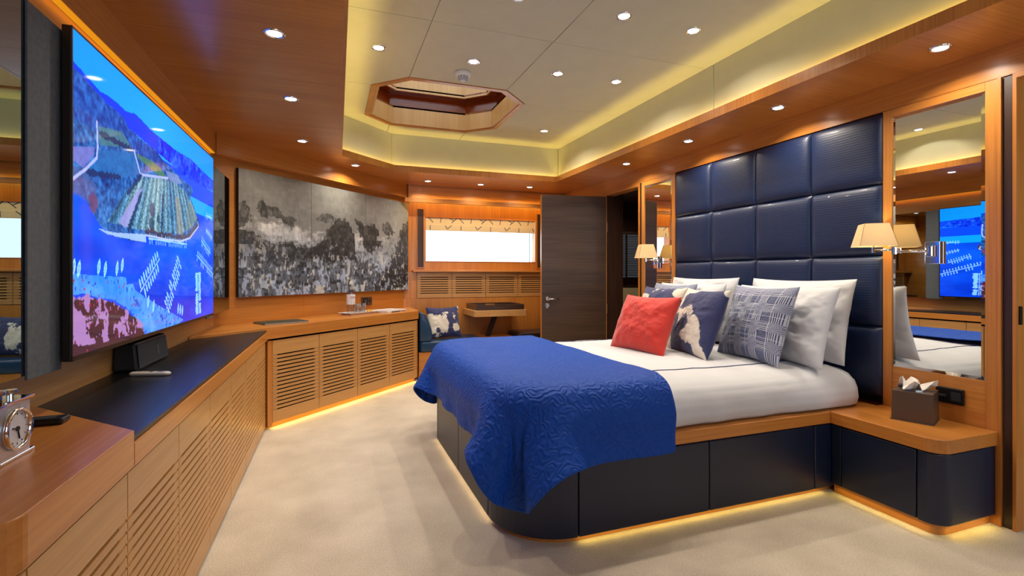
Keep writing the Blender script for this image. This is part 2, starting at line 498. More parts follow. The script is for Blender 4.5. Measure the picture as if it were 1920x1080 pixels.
# octagonal roof hatch
hat = thing('roof_hatch', 'octagonal wood-lined roof hatch in the cream ceiling', 'hatch', (.896, 4.152, Z_CEIL))
def octa(ins, cx=.896, cy=4.152):
    p = [(x - cx, y - cy) for x, y in octo]
    return offset_poly(p, -ins) if ins else p
def ring_boards(name, ins0, ins1, z0, z1, mat, bevel=0):
    a, b = octa(ins0), octa(ins1)
    for i in range(8):
        j = (i + 1) % 8
        obj(name, prism([a[i], a[j], b[j], b[i]], z0, z1), mat, hat, bevel=bevel)
ring_boards('frame_board', 0, .042, -.006, .014, W_Z, .002)
ring_boards('shaft_board', .042, .06, .001, .165, W_PALE_Z)
RED = wood('red_veneer', (130, 48, 8), (164, 70, 14), 0, rough=.2, coat=.5)
ring_boards('blind_slot_board', .0, -.02, .166, .305, RED)
ring_boards('slot_floor', .06, .0, .150, .165, RED)
ring_boards('slot_ceiling', .115, .0, .306, .32, RED)
ring_boards('upper_shaft_board', .10, .115, .29, .54, W_PALE_Z)
obj('hatch_glass', prism(octa(.10), .53, .538), clear_glass('hatch_glass'), hat)
ring_boards('hatch_surround', -.02, -.3, .03, .56, BLACK)

# smoke detector
sd = thing('smoke_detector', 'white round smoke detector beside the roof hatch', 'detector', (.867, 3.344, Z_CEIL))
obj('base', lathe([(.055, 0), (.057, -.012), (.052, -.026), (.046, -.03)], 28), WHITE_P, sd, smooth=True)
obj('sensor_cage', lathe([(.036, -.03), (.036, -.042), (.034, -.05), (.024, -.056)], 20), plain('grey_plastic', (170, 172, 176), .4), sd, smooth=True)
for k in range(10):
    a = 2 * PI * k / 10; c, s_ = math.cos(a), math.sin(a)
    obj('cage_rib', tube([(.037 * c, .037 * s_, -.03), (.037 * c, .037 * s_, -.046)], .003, 6), WHITE_P, sd)
obj('indicator', lathe([(.02, -.056), (.018, -.062), (.008, -.064)], 16), WHITE_P, sd, smooth=True)

# downlights
def downlight(x, y, z, label, group, w=SPOT_W):
    t = thing('downlight', label, 'downlight', (x, y, z), 0, group)
    obj('trim_ring', lathe([(.030, -.001), (.030, -.004), (.040, -.006), (.044, -.003), (.0445, .0)], 28, cap=False), CHROME, t, smooth=True)
    obj('lens', lathe([(.0305, -.0005), (.0305, -.0025)], 24), LENS, t)
    area('downlight_lamp', (x, y, z - .008), .055, w, SPOT_COL, (0, 0, -1), spread=2.5, parent=t)
g = 'downlights in the wood soffit'
for (x, y), l in zip([(-.217, 2.318), (-.207, 3.149), (-.193, 4.12), (.229, 4.87), (1.01, 5.42), (1.611, 5.42), (2.195, 5.385), (2.567, 3.943), (2.572, 3.107), (2.572, 2.297), (2.576, 1.439)],
    ['downlight in the left soffit, largest and nearest above the television', 'downlight in the left soffit above the middle of the television', 'small downlight in the left soffit above the far end of the television',
     'downlight in the soffit above the grey painting', 'leftmost of three small downlights in front of the window', 'middle of three small downlights in front of the window', 'rightmost of three small downlights in front of the window',
     'downlight in the right soffit above the far wall lamp', 'downlight in the right soffit above the left half of the headboard', 'downlight in the right soffit above the right half of the headboard', 'downlight in the right soffit above the tall near mirror']):
    downlight(x, y, Z_SOF, l, g)
g = 'downlights in the cream ceiling'
for (x, y), l in zip([(.285, 3.155), (.887, 3.146), (1.489, 3.136), (1.947, 3.124), (.893, 2.33), (1.491, 2.313), (1.952, 2.316), (1.961, 4.436)],
    ['ceiling downlight nearest the left soffit edge, left of the smoke detector', 'ceiling downlight just above the smoke detector', 'ceiling downlight right of the smoke detector', 'ceiling downlight fourth from left in the row of the smoke detector',
     'ceiling downlight cut by the top edge of the view', 'ceiling downlight high in the view, left of the pair by the joint', 'ceiling downlight high in the view, nearest the lit right upstand', 'ceiling downlight right of the roof hatch']):
    downlight(x, y, Z_CEIL, l, g)

# ------------------------------------------------------------------ left wall, corner wall, far wall
def LPR(pts, z0, z1, bm=None):          # prism given in left-wall (u, v) coordinates
    return prism([tuple(LW(u, v).xy) for u, v in pts], z0, z1, bm)
struct('wall_left', LPR([(-.375, -1.1), (-.375, 4.3), (-.46, 4.3), (-.46, -1.1)], 0, Z_HDR), W_PALE_Y, 'pale wood panelled wall behind the television')
t2 = sempty('trim_2', 'wood fascia above the television', LW(0, 0), -LA)
for a, b in ((-1.1, 1.25), (1.25, 4.14)):
    obj('fascia_board', B(-.46, -.343, a + .001, b, Z_HDR, Z_SOF), W_Y, t2)
area('fascia_strip_lamp', LW(-.362, 2.0, Z_HDR - .004), .025, .7, (1, .3, .012), (-.2, 0, -1), 4.2, spread=2.8, up=tuple(LD))
obj('amber_led', B(-.372, -.346, -.8, 4.1, Z_HDR - .003, Z_HDR - .0005), LED_O, t2)

wc_ = sempty('wall_corner', 'orange wood panelled wall behind the grey painting', (0, 5.0, 0), PI / 4)
obj('wall_board', B(-1.626, -.30, 0, .11, 0, Z_HDR), W_X, wc_)
obj('wall_board', B(-.2985, 1.2445, 0, .11, 0, Z_HDR), W_X, wc_)
t3 = sempty('trim_3', 'wood fascia above the grey painting', (0, 4.88, 0), PI / 4)
obj('fascia_board', B(-1.08, 1.24, 0, .17, Z_HDR - .004, Z_SOF), W_X, t3)

# far wall with its window
YF = 5.88
wf = sempty('wall_far', 'orange wood wall round the bright cabin window')
WX0, WX1, WZ0, WZ1 = 1.066, 2.475, 1.268, 1.80
for q in ((.6, WX0, YF, YF + .1, 0, Z_HDR), (WX1, 2.8, YF, YF + .1, 0, Z_HDR), (WX0, WX1, YF, YF + .1, 0, WZ0), (WX0, WX1, YF, YF + .1, WZ1, Z_HDR)):
    obj('wall_board', B(*q), W_Z, wf)
t4 = sempty('trim_4', 'wood fascia and lit valance above the window')
obj('fascia_board', B(.84, 2.8, 5.69, 5.72, 1.985, 2.118), W_X, t4)
obj('top_bead', B(.84, 2.8, 5.70, 5.74, 2.118, Z_SOF), W_X, t4)
obj('valance_board', B(.80, 2.8, 5.68, 5.70, 1.938, 1.984), W_X, t4)
obj('valance_shelf', B(.80, 2.8, 5.70, 5.72, 1.938, 1.95), W_X, t4)
obj('header_panel', B(.6, 2.8, 5.72, 6.0, Z_HDR, Z_SOF), W_X, t4)
area('valance_strip_lamp', (1.78, 5.76, 1.975), .02, 3.5, (1, .55, .08), (0, .35, -1), 1.8, spread=2.9, up=(1, 0, 0))
area('valance_up_lamp', (1.78, 5.672, 1.99), .008, .5, (1, .6, .1), (0, .7, 1), 1.8, spread=2.9, up=(1, 0, 0))
obj('amber_led', B(.86, 2.78, 5.73, 5.80, Z_HDR - .003, Z_HDR - .0008), LED_O, t4)

win = sempty('window_1', 'wide white window over the louvred grille')
FR = wood('reveal_veneer', (190, 104, 40), (216, 132, 62), 0)
obj('reveal_top', B(WX0, WX1, YF - .004, YF + .12, WZ1 - .006, WZ1 + .0), FR, win)
obj('reveal_bottom', B(WX0, WX1, YF - .004, YF + .12, WZ0, WZ0 + .006), FR, win)
obj('reveal_side', B(WX0, WX0 + .006, YF - .004, YF + .12, WZ0 + .006, WZ1 - .006), FR, win)
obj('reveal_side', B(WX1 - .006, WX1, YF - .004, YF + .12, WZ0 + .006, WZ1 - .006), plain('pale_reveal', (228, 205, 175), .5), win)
obj('glass_pane', B(WX0 + .0065, WX1 - .0065, YF + .085, YF + .093, WZ0 + .0065, WZ1 - .0065), clear_glass('window_glass'), win)
obj('gasket', B(WX1 - .052, WX1 - .046, YF + .07, YF + .084, WZ0, WZ1), BLACK_P, win)
for x0 in (.972, 2.497):
    t = thing('window_slot_panel', 'dark narrow inset panel %s the window' % ('left of' if x0 < 2 else 'right of'), 'panel', (x0, YF - .001, 1.2), 0, 'dark panels flanking the window')
    obj('inset', B(0, .072, -.006, 0, 0, .685), W_DARK_Z, t)
    obj('edge', B((-.008, 0, -.012, 0, -.008, .693), (.072, .08, -.012, 0, -.008, .693)), W_Z, t)
    obj('end_strip', B((0, .072, -.012, 0, -.008, 0), (0, .072, -.012, 0, .685, .693)), W_X, t)
sill = thing('window_sill', 'narrow wood sill under the bright window', 'sill', (1.76, 5.79, 1.142))
obj('board', B(-.85, 1.03, -.012, .09, 0, .026), W_X, sill, bevel=.004)
# roman blind
bl = thing('roman_blind', 'raised cream roman blind with dark branch pattern above the window', 'blind', (1.77, YF + .02, 1.65))
BLM = plain('cream_blind_cloth', (200, 178, 138), .9, bump=.3, bscale=500)
obj('upper_fold', B(-.70, .70, -.012, -.004, .045, .15), BLM, bl, bevel=.003)
obj('lower_fold', B(-.70, .70, -.020, -.013, -.012, .062), BLM, bl, bevel=.003)
DASH = plain('navy_print', (24, 34, 62), .8)
pm = bmesh.new()
for k in range(4):
    o_ = -.70 + .375 * k
    for (xa, za, xb, zb) in ((.035, .145, .09, .085), (.19, .145, .178, .085), (.29, .14, .345, .108), (.38, .142, .315, .085)):
        if o_ + max(xa, xb) > .695: continue
        d = Vector((xb - xa, zb - za)).normalized() * .004; nx, nz = -d.y, d.x
        v = [pm.verts.new((o_ + x, -.0128, z)) for x, z in ((xa + nx, za + nz), (xb + nx, zb + nz), (xb - nx, zb - nz), (xa - nx, za - nz))]
        pm.faces.new(v)
    for (xa, za, xb, zb) in ((.055, .05, .055, -.005), (.235, .05, .26, .01), (.262, .01, .315, .055)):
        if o_ + max(xa, xb) > .695: continue
        d = Vector((xb - xa, zb - za)).normalized() * .004; nx, nz = -d.y, d.x
        v = [pm.verts.new((o_ + x, -.0208, z)) for x, z in ((xa + nx, za + nz), (xb + nx, zb + nz), (xb - nx, zb - nz), (xa - nx, za - nz))]
        pm.faces.new(v)
obj('branch_print', pm, DASH, bl)

# ------------------------------------------------------------------ right wall: header, mirrors, headboard, doorways
XR = 2.80
wr = sempty('wall_right', 'wood header board along the headboard side')
for a, b in ((-1.1, .6), (.6, 1.832), (1.832, 3.55), (3.55, 4.72), (4.72, YF)):
    obj('header_board', B(XR, XR + .1, a + .0012, b, Z_HDR + .002, Z_SOF), W_Y, wr)
struct('wall_headboard', B(XR + .031, XR + .1, 1.29, 4.04, 0, Z_HDR), W_Y, 'wood backing behind the headboard and mirrors')
struct('wall_right_far', B(XR, XR + .1, 4.70, YF, 0, Z_HDR), W_Y, 'wood wall between the far doorway and the window wall')
struct('wall_right_near', B(XR, XR + .1, -1.1, .45, 0, Z_HDR), W_Y, 'wood wall beside the camera on the headboard side')

def mirror_unit(y0, y1, label):
    t = thing('framed_mirror', label, 'mirror', (XR, (y0 + y1) / 2, 0), 0, 'tall bevelled mirrors beside the headboard')
    h = (y1 - y0) / 2; g_ = h - .045
    obj('frame_stile', B(-.002, .03, -h, -g_, .0, Z_HDR), W_Z, t, bevel=.0015)
    obj('frame_stile', B(-.002, .03, g_, h, .0, Z_HDR), W_Z, t, bevel=.0015)
    obj('frame_head', B(-.002, .03, -g_, g_, 1.951, Z_HDR), W_Y, t, bevel=.0015)
    obj('base_panel', B(.002, .03, -g_, g_, 0, .633), W_Y, t)
    bm = bmesh.new(); b_ = .016
    o4 = [(.004, -g_, .633), (.004, g_, .633), (.004, g_, 1.951), (.004, -g_, 1.951)]
    i4 = [(.0015, -g_ + b_, .633 + b_), (.0015, g_ - b_, .633 + b_), (.0015, g_ - b_, 1.951 - b_), (.0015, -g_ + b_, 1.951 - b_)]
    O4 = [bm.verts.new(p) for p in o4]; I4 = [bm.verts.new(p) for p in i4]; K4 = [bm.verts.new((.03, p[1], p[2])) for p in o4]
    bm.faces.new(I4)
    for i in range(4):
        j = (i + 1) % 4
        bm.faces.new((O4[i], O4[j], I4[j], I4[i])); bm.faces.new((O4[i], K4[i], K4[j], O4[j]))
    bm.faces.new(list(reversed(K4)))
    obj('mirror_glass', bm, MIRROR, t)
mirror_unit(1.342, 1.832, 'tall mirror with wood surround above the near nightstand')
mirror_unit(3.55, 4.04, 'narrow-looking mirror with wood surround beside the open dark door')

hb = thing('headboard', 'navy headboard of square padded leather panels', 'headboard', (XR, 2.691, 0))
def pad(w, h, t, n=14):
    P = np.zeros((n + 1, n + 1, 3))
    # closer spacing near the edges
    k = np.linspace(-1, 1, n + 1); e = np.sign(k) * (1 - (1 - np.abs(k)) ** 1.7)
    U, V = np.meshgrid(e, e)
    prof = (1 - np.abs(U) ** 9) ** .5 * (1 - np.abs(V) ** 9) ** .5 * (1 - .10 * (U ** 2 + V ** 2))
    P[..., 0] = -prof * t; P[..., 1] = -U * w / 2; P[..., 2] = V * h / 2
    return P
pm_ = grid_mesh('panel', pad(.4275, .384, .034), None)
for r in range(4):
    for c in range(4):
        o = obj('panel', pm_, RIB, hb, smooth=True, loc=(.012, 1.718 / 2 - .4295 * (c + .5), Z_HDR - .386 * (r + .5)))
obj('backing', B(.012, .03, -.859, .859, .42, Z_HDR - .002), BLACK, hb)

# far doorway and the open bathroom door
dj = sempty('door_1', 'open dark wood door with chrome lever beside the window')
DOOR_A = math.atan2(4.78 - 4.665, 2.086 - 2.8)
dj.location = (2.798, 4.668, 0); dj.rotation_euler = (0, 0, DOOR_A)
bpy.context.view_layer.update()
obj('leaf', B(.01, .722, -.04, 0, .012, 1.95), W_DARK_X, dj, bevel=.002)
obj('leaf_edge', B(.722, .726, -.041, .001, .012, 1.951), W_Z, dj)
obj('hinge_edge', B(.004, .0098, -.041, .001, .012, 1.951), W_Z, dj)
for z in (1.62, .75): obj('hinge', B(-.006, .004, -.012, .012, z - .05, z + .05), STEEL, dj)
for sgn, face in ((1, 0), (-1, -.04)):
    Mx = Matrix.Translation((.665, face, .86)) @ Matrix.Rotation(-sgn * PI / 2, 4, 'X')
    rs = obj('rose', lathe([(.026, 0), (.026, .006), (.012, .01), (.011, .045)], 20, M=Mx), CHROME, dj, smooth=False)
    y = face + sgn * .045
    obj('lever', tube([(.665, y, .86), (.63, y, .861), (.545, y, .861)], .009, 10), STEEL, dj, smooth=True)
    Mx = Matrix.Translation((.665, face, .79)) @ Matrix.Rotation(-sgn * PI / 2, 4, 'X')
    obj('lock_rose', lathe([(.026, 0), (.026, .007), (.02, .009)], 20, M=Mx), CHROME, dj)
    obj('lock_turn', B(.662, .668, min(face, face + sgn * .02), max(face, face + sgn * .02), .772, .808), STEEL, dj)
dfr = sempty('trim_5', 'wood door lining of the far doorway')
obj('jamb', B(XR - .004, XR + .1, 4.04, 4.062, 0, Z_HDR), W_DARK_Z, dfr)
obj('architrave', B(XR - .008, XR, 4.062, 4.085, 0, Z_HDR - .03), W_Z, dfr)
obj('jamb', B(XR - .004, XR + .2, 4.675, 4.70, 0, Z_HDR), W_DARK_Z, dfr)
obj('architrave', B(XR - .014, XR - .004, 4.672, 4.70, 0, Z_HDR), W_Z, dfr)
obj('head_lining', B(XR - .008, XR + .1, 4.062, 4.70, Z_HDR - .03, Z_HDR + .002), W_Y, dfr)
# bathroom beyond
bathr = sempty('wall_bathroom', 'dark wood walls of the bathroom beyond the far doorway')
obj('wall_board', B(3.05, 4.9, 5.92, 6.0, 0, 2.2), W_DARK_Z, bathr)
obj('wall_board', B(4.82, 4.9, 3.2, 5.92, 0, 2.2), W_DARK_Z, bathr)
obj('wall_board', B(XR + .1, 4.9, 3.2, 3.26, 0, 2.2), W_DARK_Z, bathr)
obj('ceiling_board', B(XR + .1, 4.9, 3.2, 6.0, 2.12, 2.16), W_DARK_X, bathr)
obj('tile_panel', B(3.35, 4.7, 5.895, 5.919, .62, .93), plain('cream_tile', (206, 190, 150), .3), bathr)
area('bathroom_downlight_lamp', (3.55, 5.2, 2.11), .06, 5, SPOT_COL, (0, 0, -1), spread=2.6)
vb = thing('venetian_blind', 'dark slatted venetian blind seen through the far doorway', 'blind', (3.95, 5.86, 1.08))
for k in range(24):
    bm = bmesh.new(); z = .02 + k * .0235
    v = [bm.verts.new(p) for p in ((-.5, -.014, z - .007), (.5, -.014, z - .007), (.5, .010, z + .007), (-.5, .010, z + .007), (-.5, -.014, z - .009), (.5, -.014, z - .009), (.5, .010, z + .005), (-.5, .010, z + .005))]
    for f in ((0, 1, 2, 3), (7, 6, 5, 4), (0, 4, 5, 1), (2, 6, 7, 3), (0, 3, 7, 4), (1, 5, 6, 2)): bm.faces.new([v[i] for i in f])
    obj('slat', bm, W_DARK_X if k not in (4, 5) else W_DARK_X, vb)
obj('head_rail', B(-.5, .5, -.02, .02, .585, .62), W_DARK_X, vb)
obj('ladder_tape', B(-.16, -.13, -.018, -.016, .0, .59), BLACK, vb)
obj('lit_glass', B(-.48, .48, .03, .034, .0, .58), emis('daylight_behind_slats', (.75, .85, 1), .10), vb)

# near doorway at the right edge
nd = sempty('trim_6', 'wood and dark wood door lining at the right edge of the view')
obj('cover_strip', B(XR - .006, XR + .03, 1.328, 1.341, 0, Z_HDR), W_Z, nd)
obj('dark_lining', B(XR + .006, XR + .03, 1.289, 1.328, 0, Z_HDR), W_DARK_Z, nd)
obj('jamb_edge', B(XR - .004, XR + .10, 1.276, 1.289, 0, Z_HDR), W_Z, nd)
obj('hinge', B(XR + .012, XR + .03, 1.270, 1.276, .90, .98), BLACK_P, nd)
obj('head_lining', B(XR - .004, XR + .1, .45, 1.276, Z_HDR - .02, Z_HDR + .002), W_Y, nd)
lob = sempty('wall_lobby', 'pale wall of the lobby beyond the near doorway')
LOB = plain('lobby_hide', (150, 140, 110), .8)
obj('wall_panel', B(XR + .1, 4.9, 1.6, 1.66, 0, 2.2), LOB, lob)
obj('wall_panel', B(4.0, 4.06, -1.1, 1.6, 0, 2.2), LOB, lob)
obj('ceiling_panel', B(XR + .1, 4.9, -1.1, 1.66, 2.16, 2.2), LOB, lob)

# wall behind the camera, with an unseen window added and enlarged for daylight
wb = sempty('wall_back', 'unseen wood wall behind the camera with a window added for daylight')
for q in ((-1.4, .35, -1.06, -.96, 0, 2.16), (2.45, 2.95, -1.06, -.96, 0, 2.16), (.35, 2.45, -1.06, -.96, 0, .9), (.35, 2.45, -1.06, -.96, 1.95, 2.16)):
    obj('wall_board', B(*q), W_Z, wb)

# ------------------------------------------------------------------ cabinets with slotted doors
MESHES = {}
def shared(key, fn, mat):
    if key not in MESHES:
        bm = fn(); bmesh.ops.recalc_face_normals(bm, faces=bm.faces)
        me = bpy.data.meshes.new(key[0]); bm.to_mesh(me); bm.free(); me.materials.append(mat); MESHES[key] = me
    return MESHES[key]

def slotted_front(parent, w, z0, zs0, zs1, z1, nslot, th=.009, slot=.0095, margin=.042, gap=.0022):
    """a slotted panel: two rails, a stack of slats, shallow grooves at the ends, open slots between; local x points into the room"""
    key = (w, z0, zs0, zs1, z1, nslot)
    d = obj('door', shared(('door',) + key, lambda: B((-th - .006, -.0035, gap, margin, zs0 - .01, zs1 + .01), (-th - .006, -.0035, w - margin, w - gap, zs0 - .01, zs1 + .01),
            (-th, 0, gap, w - gap, z0, zs0 - slot / 2), (-th, 0, gap, w - gap, zs1 + slot / 2, z1)), W_PALE_Y), None, parent)
    pitch = (zs1 - zs0) / (nslot - 1)
    sl = shared(('slat',) + key, lambda: B(-th, 0, gap, w - gap, slot / 2, pitch - slot / 2), W_PALE_Y)
    for k in range(nslot - 1):
        obj('slat', sl, None, d, loc=(0, 0, zs0 + k * pitch))
    return d

ORD = ['first', 'second', 'third', 'fourth', 'fifth', 'sixth', 'seventh', 'eighth']
g = 'slotted cabinet units under the television'
vs = [3.570, 3.150, 2.730, 2.310, 1.890, 1.470, 1.050]
for i, v in enumerate(vs):
    last = i == 0
    w = .42 if not last else .385
    t = thing('cabinet_unit', 'slotted pale wood cabinet under the black worktop, %s from the corner' % ORD[i] if i < 5 else 'slotted pale wood cabinet near the clock, %s' % ('under the wood end of the worktop' if i == 5 else 'nearest the camera'),
              'cabinet', tuple(LW(0, v)), -LA, g)
    obj('body', shared(('body', w), lambda: B((-.36, -.03, 0, w, .03, .06), (-.36, -.34, 0, w, .06, .64), (-.34, -.03, 0, .012, .06, .64), (-.34, -.03, w - .012, w, .06, .64)), BLACK), None, t)
    obj('plinth', shared(('plinth', w), lambda: B(-.36, -.045, 0, w, 0, .03), W_Y), None, t)
    slotted_front(t, w, .022, .112, .520, .632, 15)
# return panel closing the near end
t = thing('cabinet_end', 'plain pale wood end of the television cabinet at the lower left', 'cabinet', tuple(LW(0, .63)), -LA)
obj('end_panel', B(-.36, 0, .37, .42, .022, .632), W_PALE_Z, t, bevel=.004)
obj('plinth', B(-.36, -.045, .37, .42, 0, .022), W_Y, t)

g = 'slotted cabinet units under the painting'
for i in range(4):
    s0 = -.543 + .4388 * i
    t = thing('cabinet_unit', 'slotted orange wood cabinet under the painting, %s' % ['leftmost, in the corner', 'second from the corner', 'third from the corner', 'rightmost, next to the blue bench'][i],
              'cabinet', tuple(DW(s0, 0)), -PI / 4, g)
    w = .4388
    obj('body', shared(('bodyd', w), lambda: B((-.40, -.03, 0, w, .045, .06), (-.40, -.38, 0, w, .06, .64), (-.38, -.03, 0, .012, .06, .64), (-.38, -.03, w - .012, w, .06, .64)), BLACK), None, t)
    obj('plinth', shared(('plinthd', w), lambda: B(-.40, -.035, 0, w, 0, .045), W_Y), None, t)
    obj('led_strip', shared(('ledd', w), lambda: B(-.034, -.028, 0, w, .036, .042), LED_Y), None, t)
    slotted_front(t, w, .042, .134, .530, .638, 15)
area('plinth_strip_lamp', tuple(DW(.33, .018, .04)), .012, 1.6, LED_COL, (.35, -.35, -1), 1.75, spread=2.9, up=(1, 1, 0))
t = thing('corner_filler', 'narrow wood filler strip where the two cabinet runs meet', 'filler', tuple(DW(-.543, 0)), -PI / 4)
obj('strip', B(-.03, -.001, -.04, 0, .022, .64), W_Z, t)
obj('strip_foot', B(-.06, -.036, -.04, 0, 0, .022), W_Z, t)
t = thing('corner_filler', 'narrow wood end strip between the slotted cabinets and the blue bench', 'filler', tuple(DW(1.212, 0)), -PI / 4)
obj('strip', B(-.03, -.001, 0, .018, .042, .64), W_Z, t)
obj('strip_foot', B(-.06, -.036, 0, .018, 0, .042), W_Z, t)

# worktops
wt = thing('worktop', 'wood worktop end carrying the silver clock', 'worktop', tuple(LW(0, 0, .642)), -LA)
obj('slab', prism(fillet([(-.372, .96), (.015, .96), (.015, 1.466), (-.372, 1.856)], [0, .06, 0, 0]), .006, .096), W_Y, wt, bevel=.003)
wt = thing('worktop_edge', 'long wood edge board along the black glass worktop', 'worktop', tuple(LW(0, 0, .642)), -LA)
obj('edge_board', B(-.04, .015, 1.468, 3.955, .006, .064), W_Y, wt, bevel=.002)
bg_ = thing('glass_worktop', 'black satin glass worktop under the television', 'worktop', tuple(LW(0, 0, .706)), -LA)
obj('glass', prism([(-.372, 1.861), (.010, 1.472), (.010, 3.947), (-.372, 3.56)], .0, .014), BLKGLASS, bg_, bevel=.0015)
obj('carcass_deck', prism([(-.372, 1.80), (-.041, 1.50), (-.041, 3.93), (-.372, 3.56)], -.04, -.001), BLACK, bg_)
dt = thing('worktop', 'wood worktop below the painting carrying the bottle and books', 'worktop', (0, 4.37, .642), PI / 4)
sd_ = lambda x, y: ((x + y - 4.37) * .70711, (y - 4.37 - x) * .70711)
obj('slab', prism([(-1.155, -.018), (1.218, -.018), sd_(.884, 5.262), sd_(.884, 5.86), sd_(-.812, 4.178)], .012, .096), W_X, dt, bevel=.002)

# ------------------------------------------------------------------ television wall
tvb = thing('mirror_board', 'smoked mirror board behind the television with charcoal fabric strips', 'mirror', tuple(LW(0, 0, .858)), -LA)
obj('smoked_mirror', B(-.28, -.275, .9, 4.215, 0, .968), SMOKED, tvb)
obj('board_back', B(-.374, -.281, .9, 4.145, .002, .966), BLACK, tvb)
for a, b in ((1.630, 1.80), (3.49, 3.66)):
    obj('fabric_strip', B(-.2748, -.268, a, b, -.012, .968), FELT, tvb, bevel=.002)
TV0, TV1, TZ0, TZ1 = 1.775, 3.512, .868, 1.835
tv = thing('television', 'large flat television showing a blue aerial harbour view', 'television', tuple(LW(0, 0, 0)), -LA)
obj('casing', B(-.259, -.2362, TV0, TV1, TZ0, TZ1), plain('dark_tv_metal', (52, 48, 46), .4, metal=.6), tv, bevel=.002)
obj('wall_mount', B(-.2748, -.2595, 2.2, 3.1, 1.1, 1.6), BLACK_P, tv)
bez = .007
obj('bezel', B((-.2362, -.2345, TV0, TV1, TZ0, TZ0 + .014), (-.2362, -.2345, TV0, TV1, TZ1 - bez, TZ1), (-.2362, -.2345, TV0, TV0 + bez, TZ0, TZ1), (-.2362, -.2345, TV1 - bez, TV1, TZ0, TZ1)), BLACK_P, tv)

def tv_picture(W=620, H=350):
    s, t = np.meshgrid(np.linspace(0, 1, W), np.linspace(0, 1, H))
    A = 1.78
    img = np.zeros((H, W, 3))
    def put(mask, c, k=1.0):
        m = (mask * k)[..., None] if not isinstance(mask, tuple) else mask
        img[:] = img * (1 - m) + np.asarray(c, float) * m
    f1 = fbm(s * 40, t * 40 / A, 3); f2 = fbm(s * 110, t * 110 / A, 9); f3 = vnoise(s * 260, t * 150, 5)
    # water
    img[:] = np.array([0, 74, 226]) + (fbm(s * 6, t * 9, 1) - .5)[..., None] * np.array([10, 50, 70]) - np.clip(t - .62, 0, 1)[..., None] * np.array([0, 60, 60])
    # sky
    sky = t < .40
    put(sky.astype(float), [0, 156, 255]); img[sky] += (np.stack([0 * s, -30 * np.abs(s - .45) - 40 * (.25 - t), 0 * s], -1))[sky]
    ridge = [(-.01, .096), (.061, .116), (.102, .129), (.134, .122), (.169, .12), (.22, .129), (.268, .11), (.305, .114), (.388, .127), (.473, .128), (.569, .13), (.722, .116), (.827, .13), (1.01, .144), (1.01, .212), (.781, .225), (.623, .227), (.517, .215), (.454, .206), (.234, .185), (.129, .152), (-.01, .115)]
    land = [(-.01, .116), (.038, .124), (.076, .136), (.129, .152), (.17, .152), (.214, .161), (.234, .185), (.277, .19), (.338, .198), (.407, .197), (.454, .22), (.517, .234), (.605, .253), (.726, .268), (.737, .287), (.705, .328), (.761, .386), (.791, .436), (.798, .458), (.699, .533), (.611, .561), (.46, .567), (.337, .565), (.338, .614), (.268, .617), (.176, .615), (.11, .592), (.067, .543), (.034, .5), (-.01, .493)]
    vine = [(.303, .349), (.478, .302), (.561, .296), (.654, .31), (.727, .36), (.785, .426), (.73, .485), (.61, .543), (.356, .566), (.256, .568), (.131, .565), (.222, .431)]
    water = inpoly(s, t, [(-.01, .30), (.5, .20), (1.01, .19), (1.01, 1.01), (-.01, 1.01)])
    sk = (t < .22) & ~inpoly(s, t, ridge)
    put((t > .13) & (t < .32) & (s > .4) & ~sk, [0, 66, 235])
    put(inpoly(s, t + (f1 - .5) * .008, ridge), [0, 52, 218])
    rr = inpoly(s, t, ridge) & (s > .42)
    img[rr] += ((f2 - .5)[..., None] * np.array([60, 110, 60]) + (f1 - .45)[..., None] * np.array([60, 130, 90]))[rr]
    lm = inpoly(s + (f1 - .5) * .006, t + (f1 - .5) * .01, land)
    put(lm.astype(float), [26, 84, 158])
    img[lm] += ((f2 - .5)[..., None] * np.array([90, 130, 130]) + (f1 - .5)[..., None] * np.array([40, 60, 60]))[lm]
    hill = lm & (t < .27) & (s < .45); img[hill] = img[hill] * .72 + np.array([0, 10, 46])
    for poly, c, k in (([(.091, .332), (.262, .266), (.297, .343), (.192, .392), (.054, .416), (.083, .361)], [26, 98, 168], .75),
                       ([(.093, .25), (.202, .215), (.256, .254), (.099, .311)], [70, 120, 118], .7), ([(.273, .265), (.384, .255), (.44, .265), (.486, .291), (.426, .305), (.296, .28)], [74, 118, 84], .8),
                       ([(-.01, .363), (.079, .327), (.076, .354), (.036, .413), (-.01, .398)], [120, 112, 190], .75), ([(.478, .261), (.577, .247), (.624, .277), (.561, .301), (.494, .293)], [128, 140, 190], .7),
                       ([(-.01, .42), (.04, .41), (.09, .46), (.08, .52), (-.01, .5)], [70, 84, 140], .6)):
        put(inpoly(s, t, poly).astype(float), c, k)
    vm = inpoly(s, t, vine)
    # vineyard rows fan out from a point above the peninsula
    ang = np.arctan2(s - .47, (t + .05)); st_ = np.sin(ang * 95); cl = cell(ang * 14 + 40, t * 0 + 3, 11)
    put(vm.astype(float), [86, 128, 150], .9)
    img[vm] += (st_[..., None] * np.array([22, 26, 30]) + (cl - .5)[..., None] * np.array([70, 50, 20]) + (f3 - .5)[..., None] * np.array([70, 80, 80]))[vm]
    put(inpoly(s, t, [(.287, .41), (.322, .388), (.22, .577), (.185, .556)]).astype(float), [140, 136, 206], .8)
    put(inpoly(s, t, [(.56, .36), (.60, .36), (.64, .545), (.57, .55)]).astype(float), [150, 128, 110], .45)
    put(inpoly(s, t, [(.68, .36), (.727, .36), (.785, .426), (.73, .485), (.66, .52)]).astype(float), [104, 120, 120], .6)
    def line(a, b, w, c, k=1, dash=0):
        d, u = segdist(s * A, t, (a[0] * A, a[1]), (b[0] * A, b[1]))
        m = d < w * (1 if not dash else (.6 + .9 * cell(u * dash, 0 * u, 7)))
        put(m.astype(float), c, k)
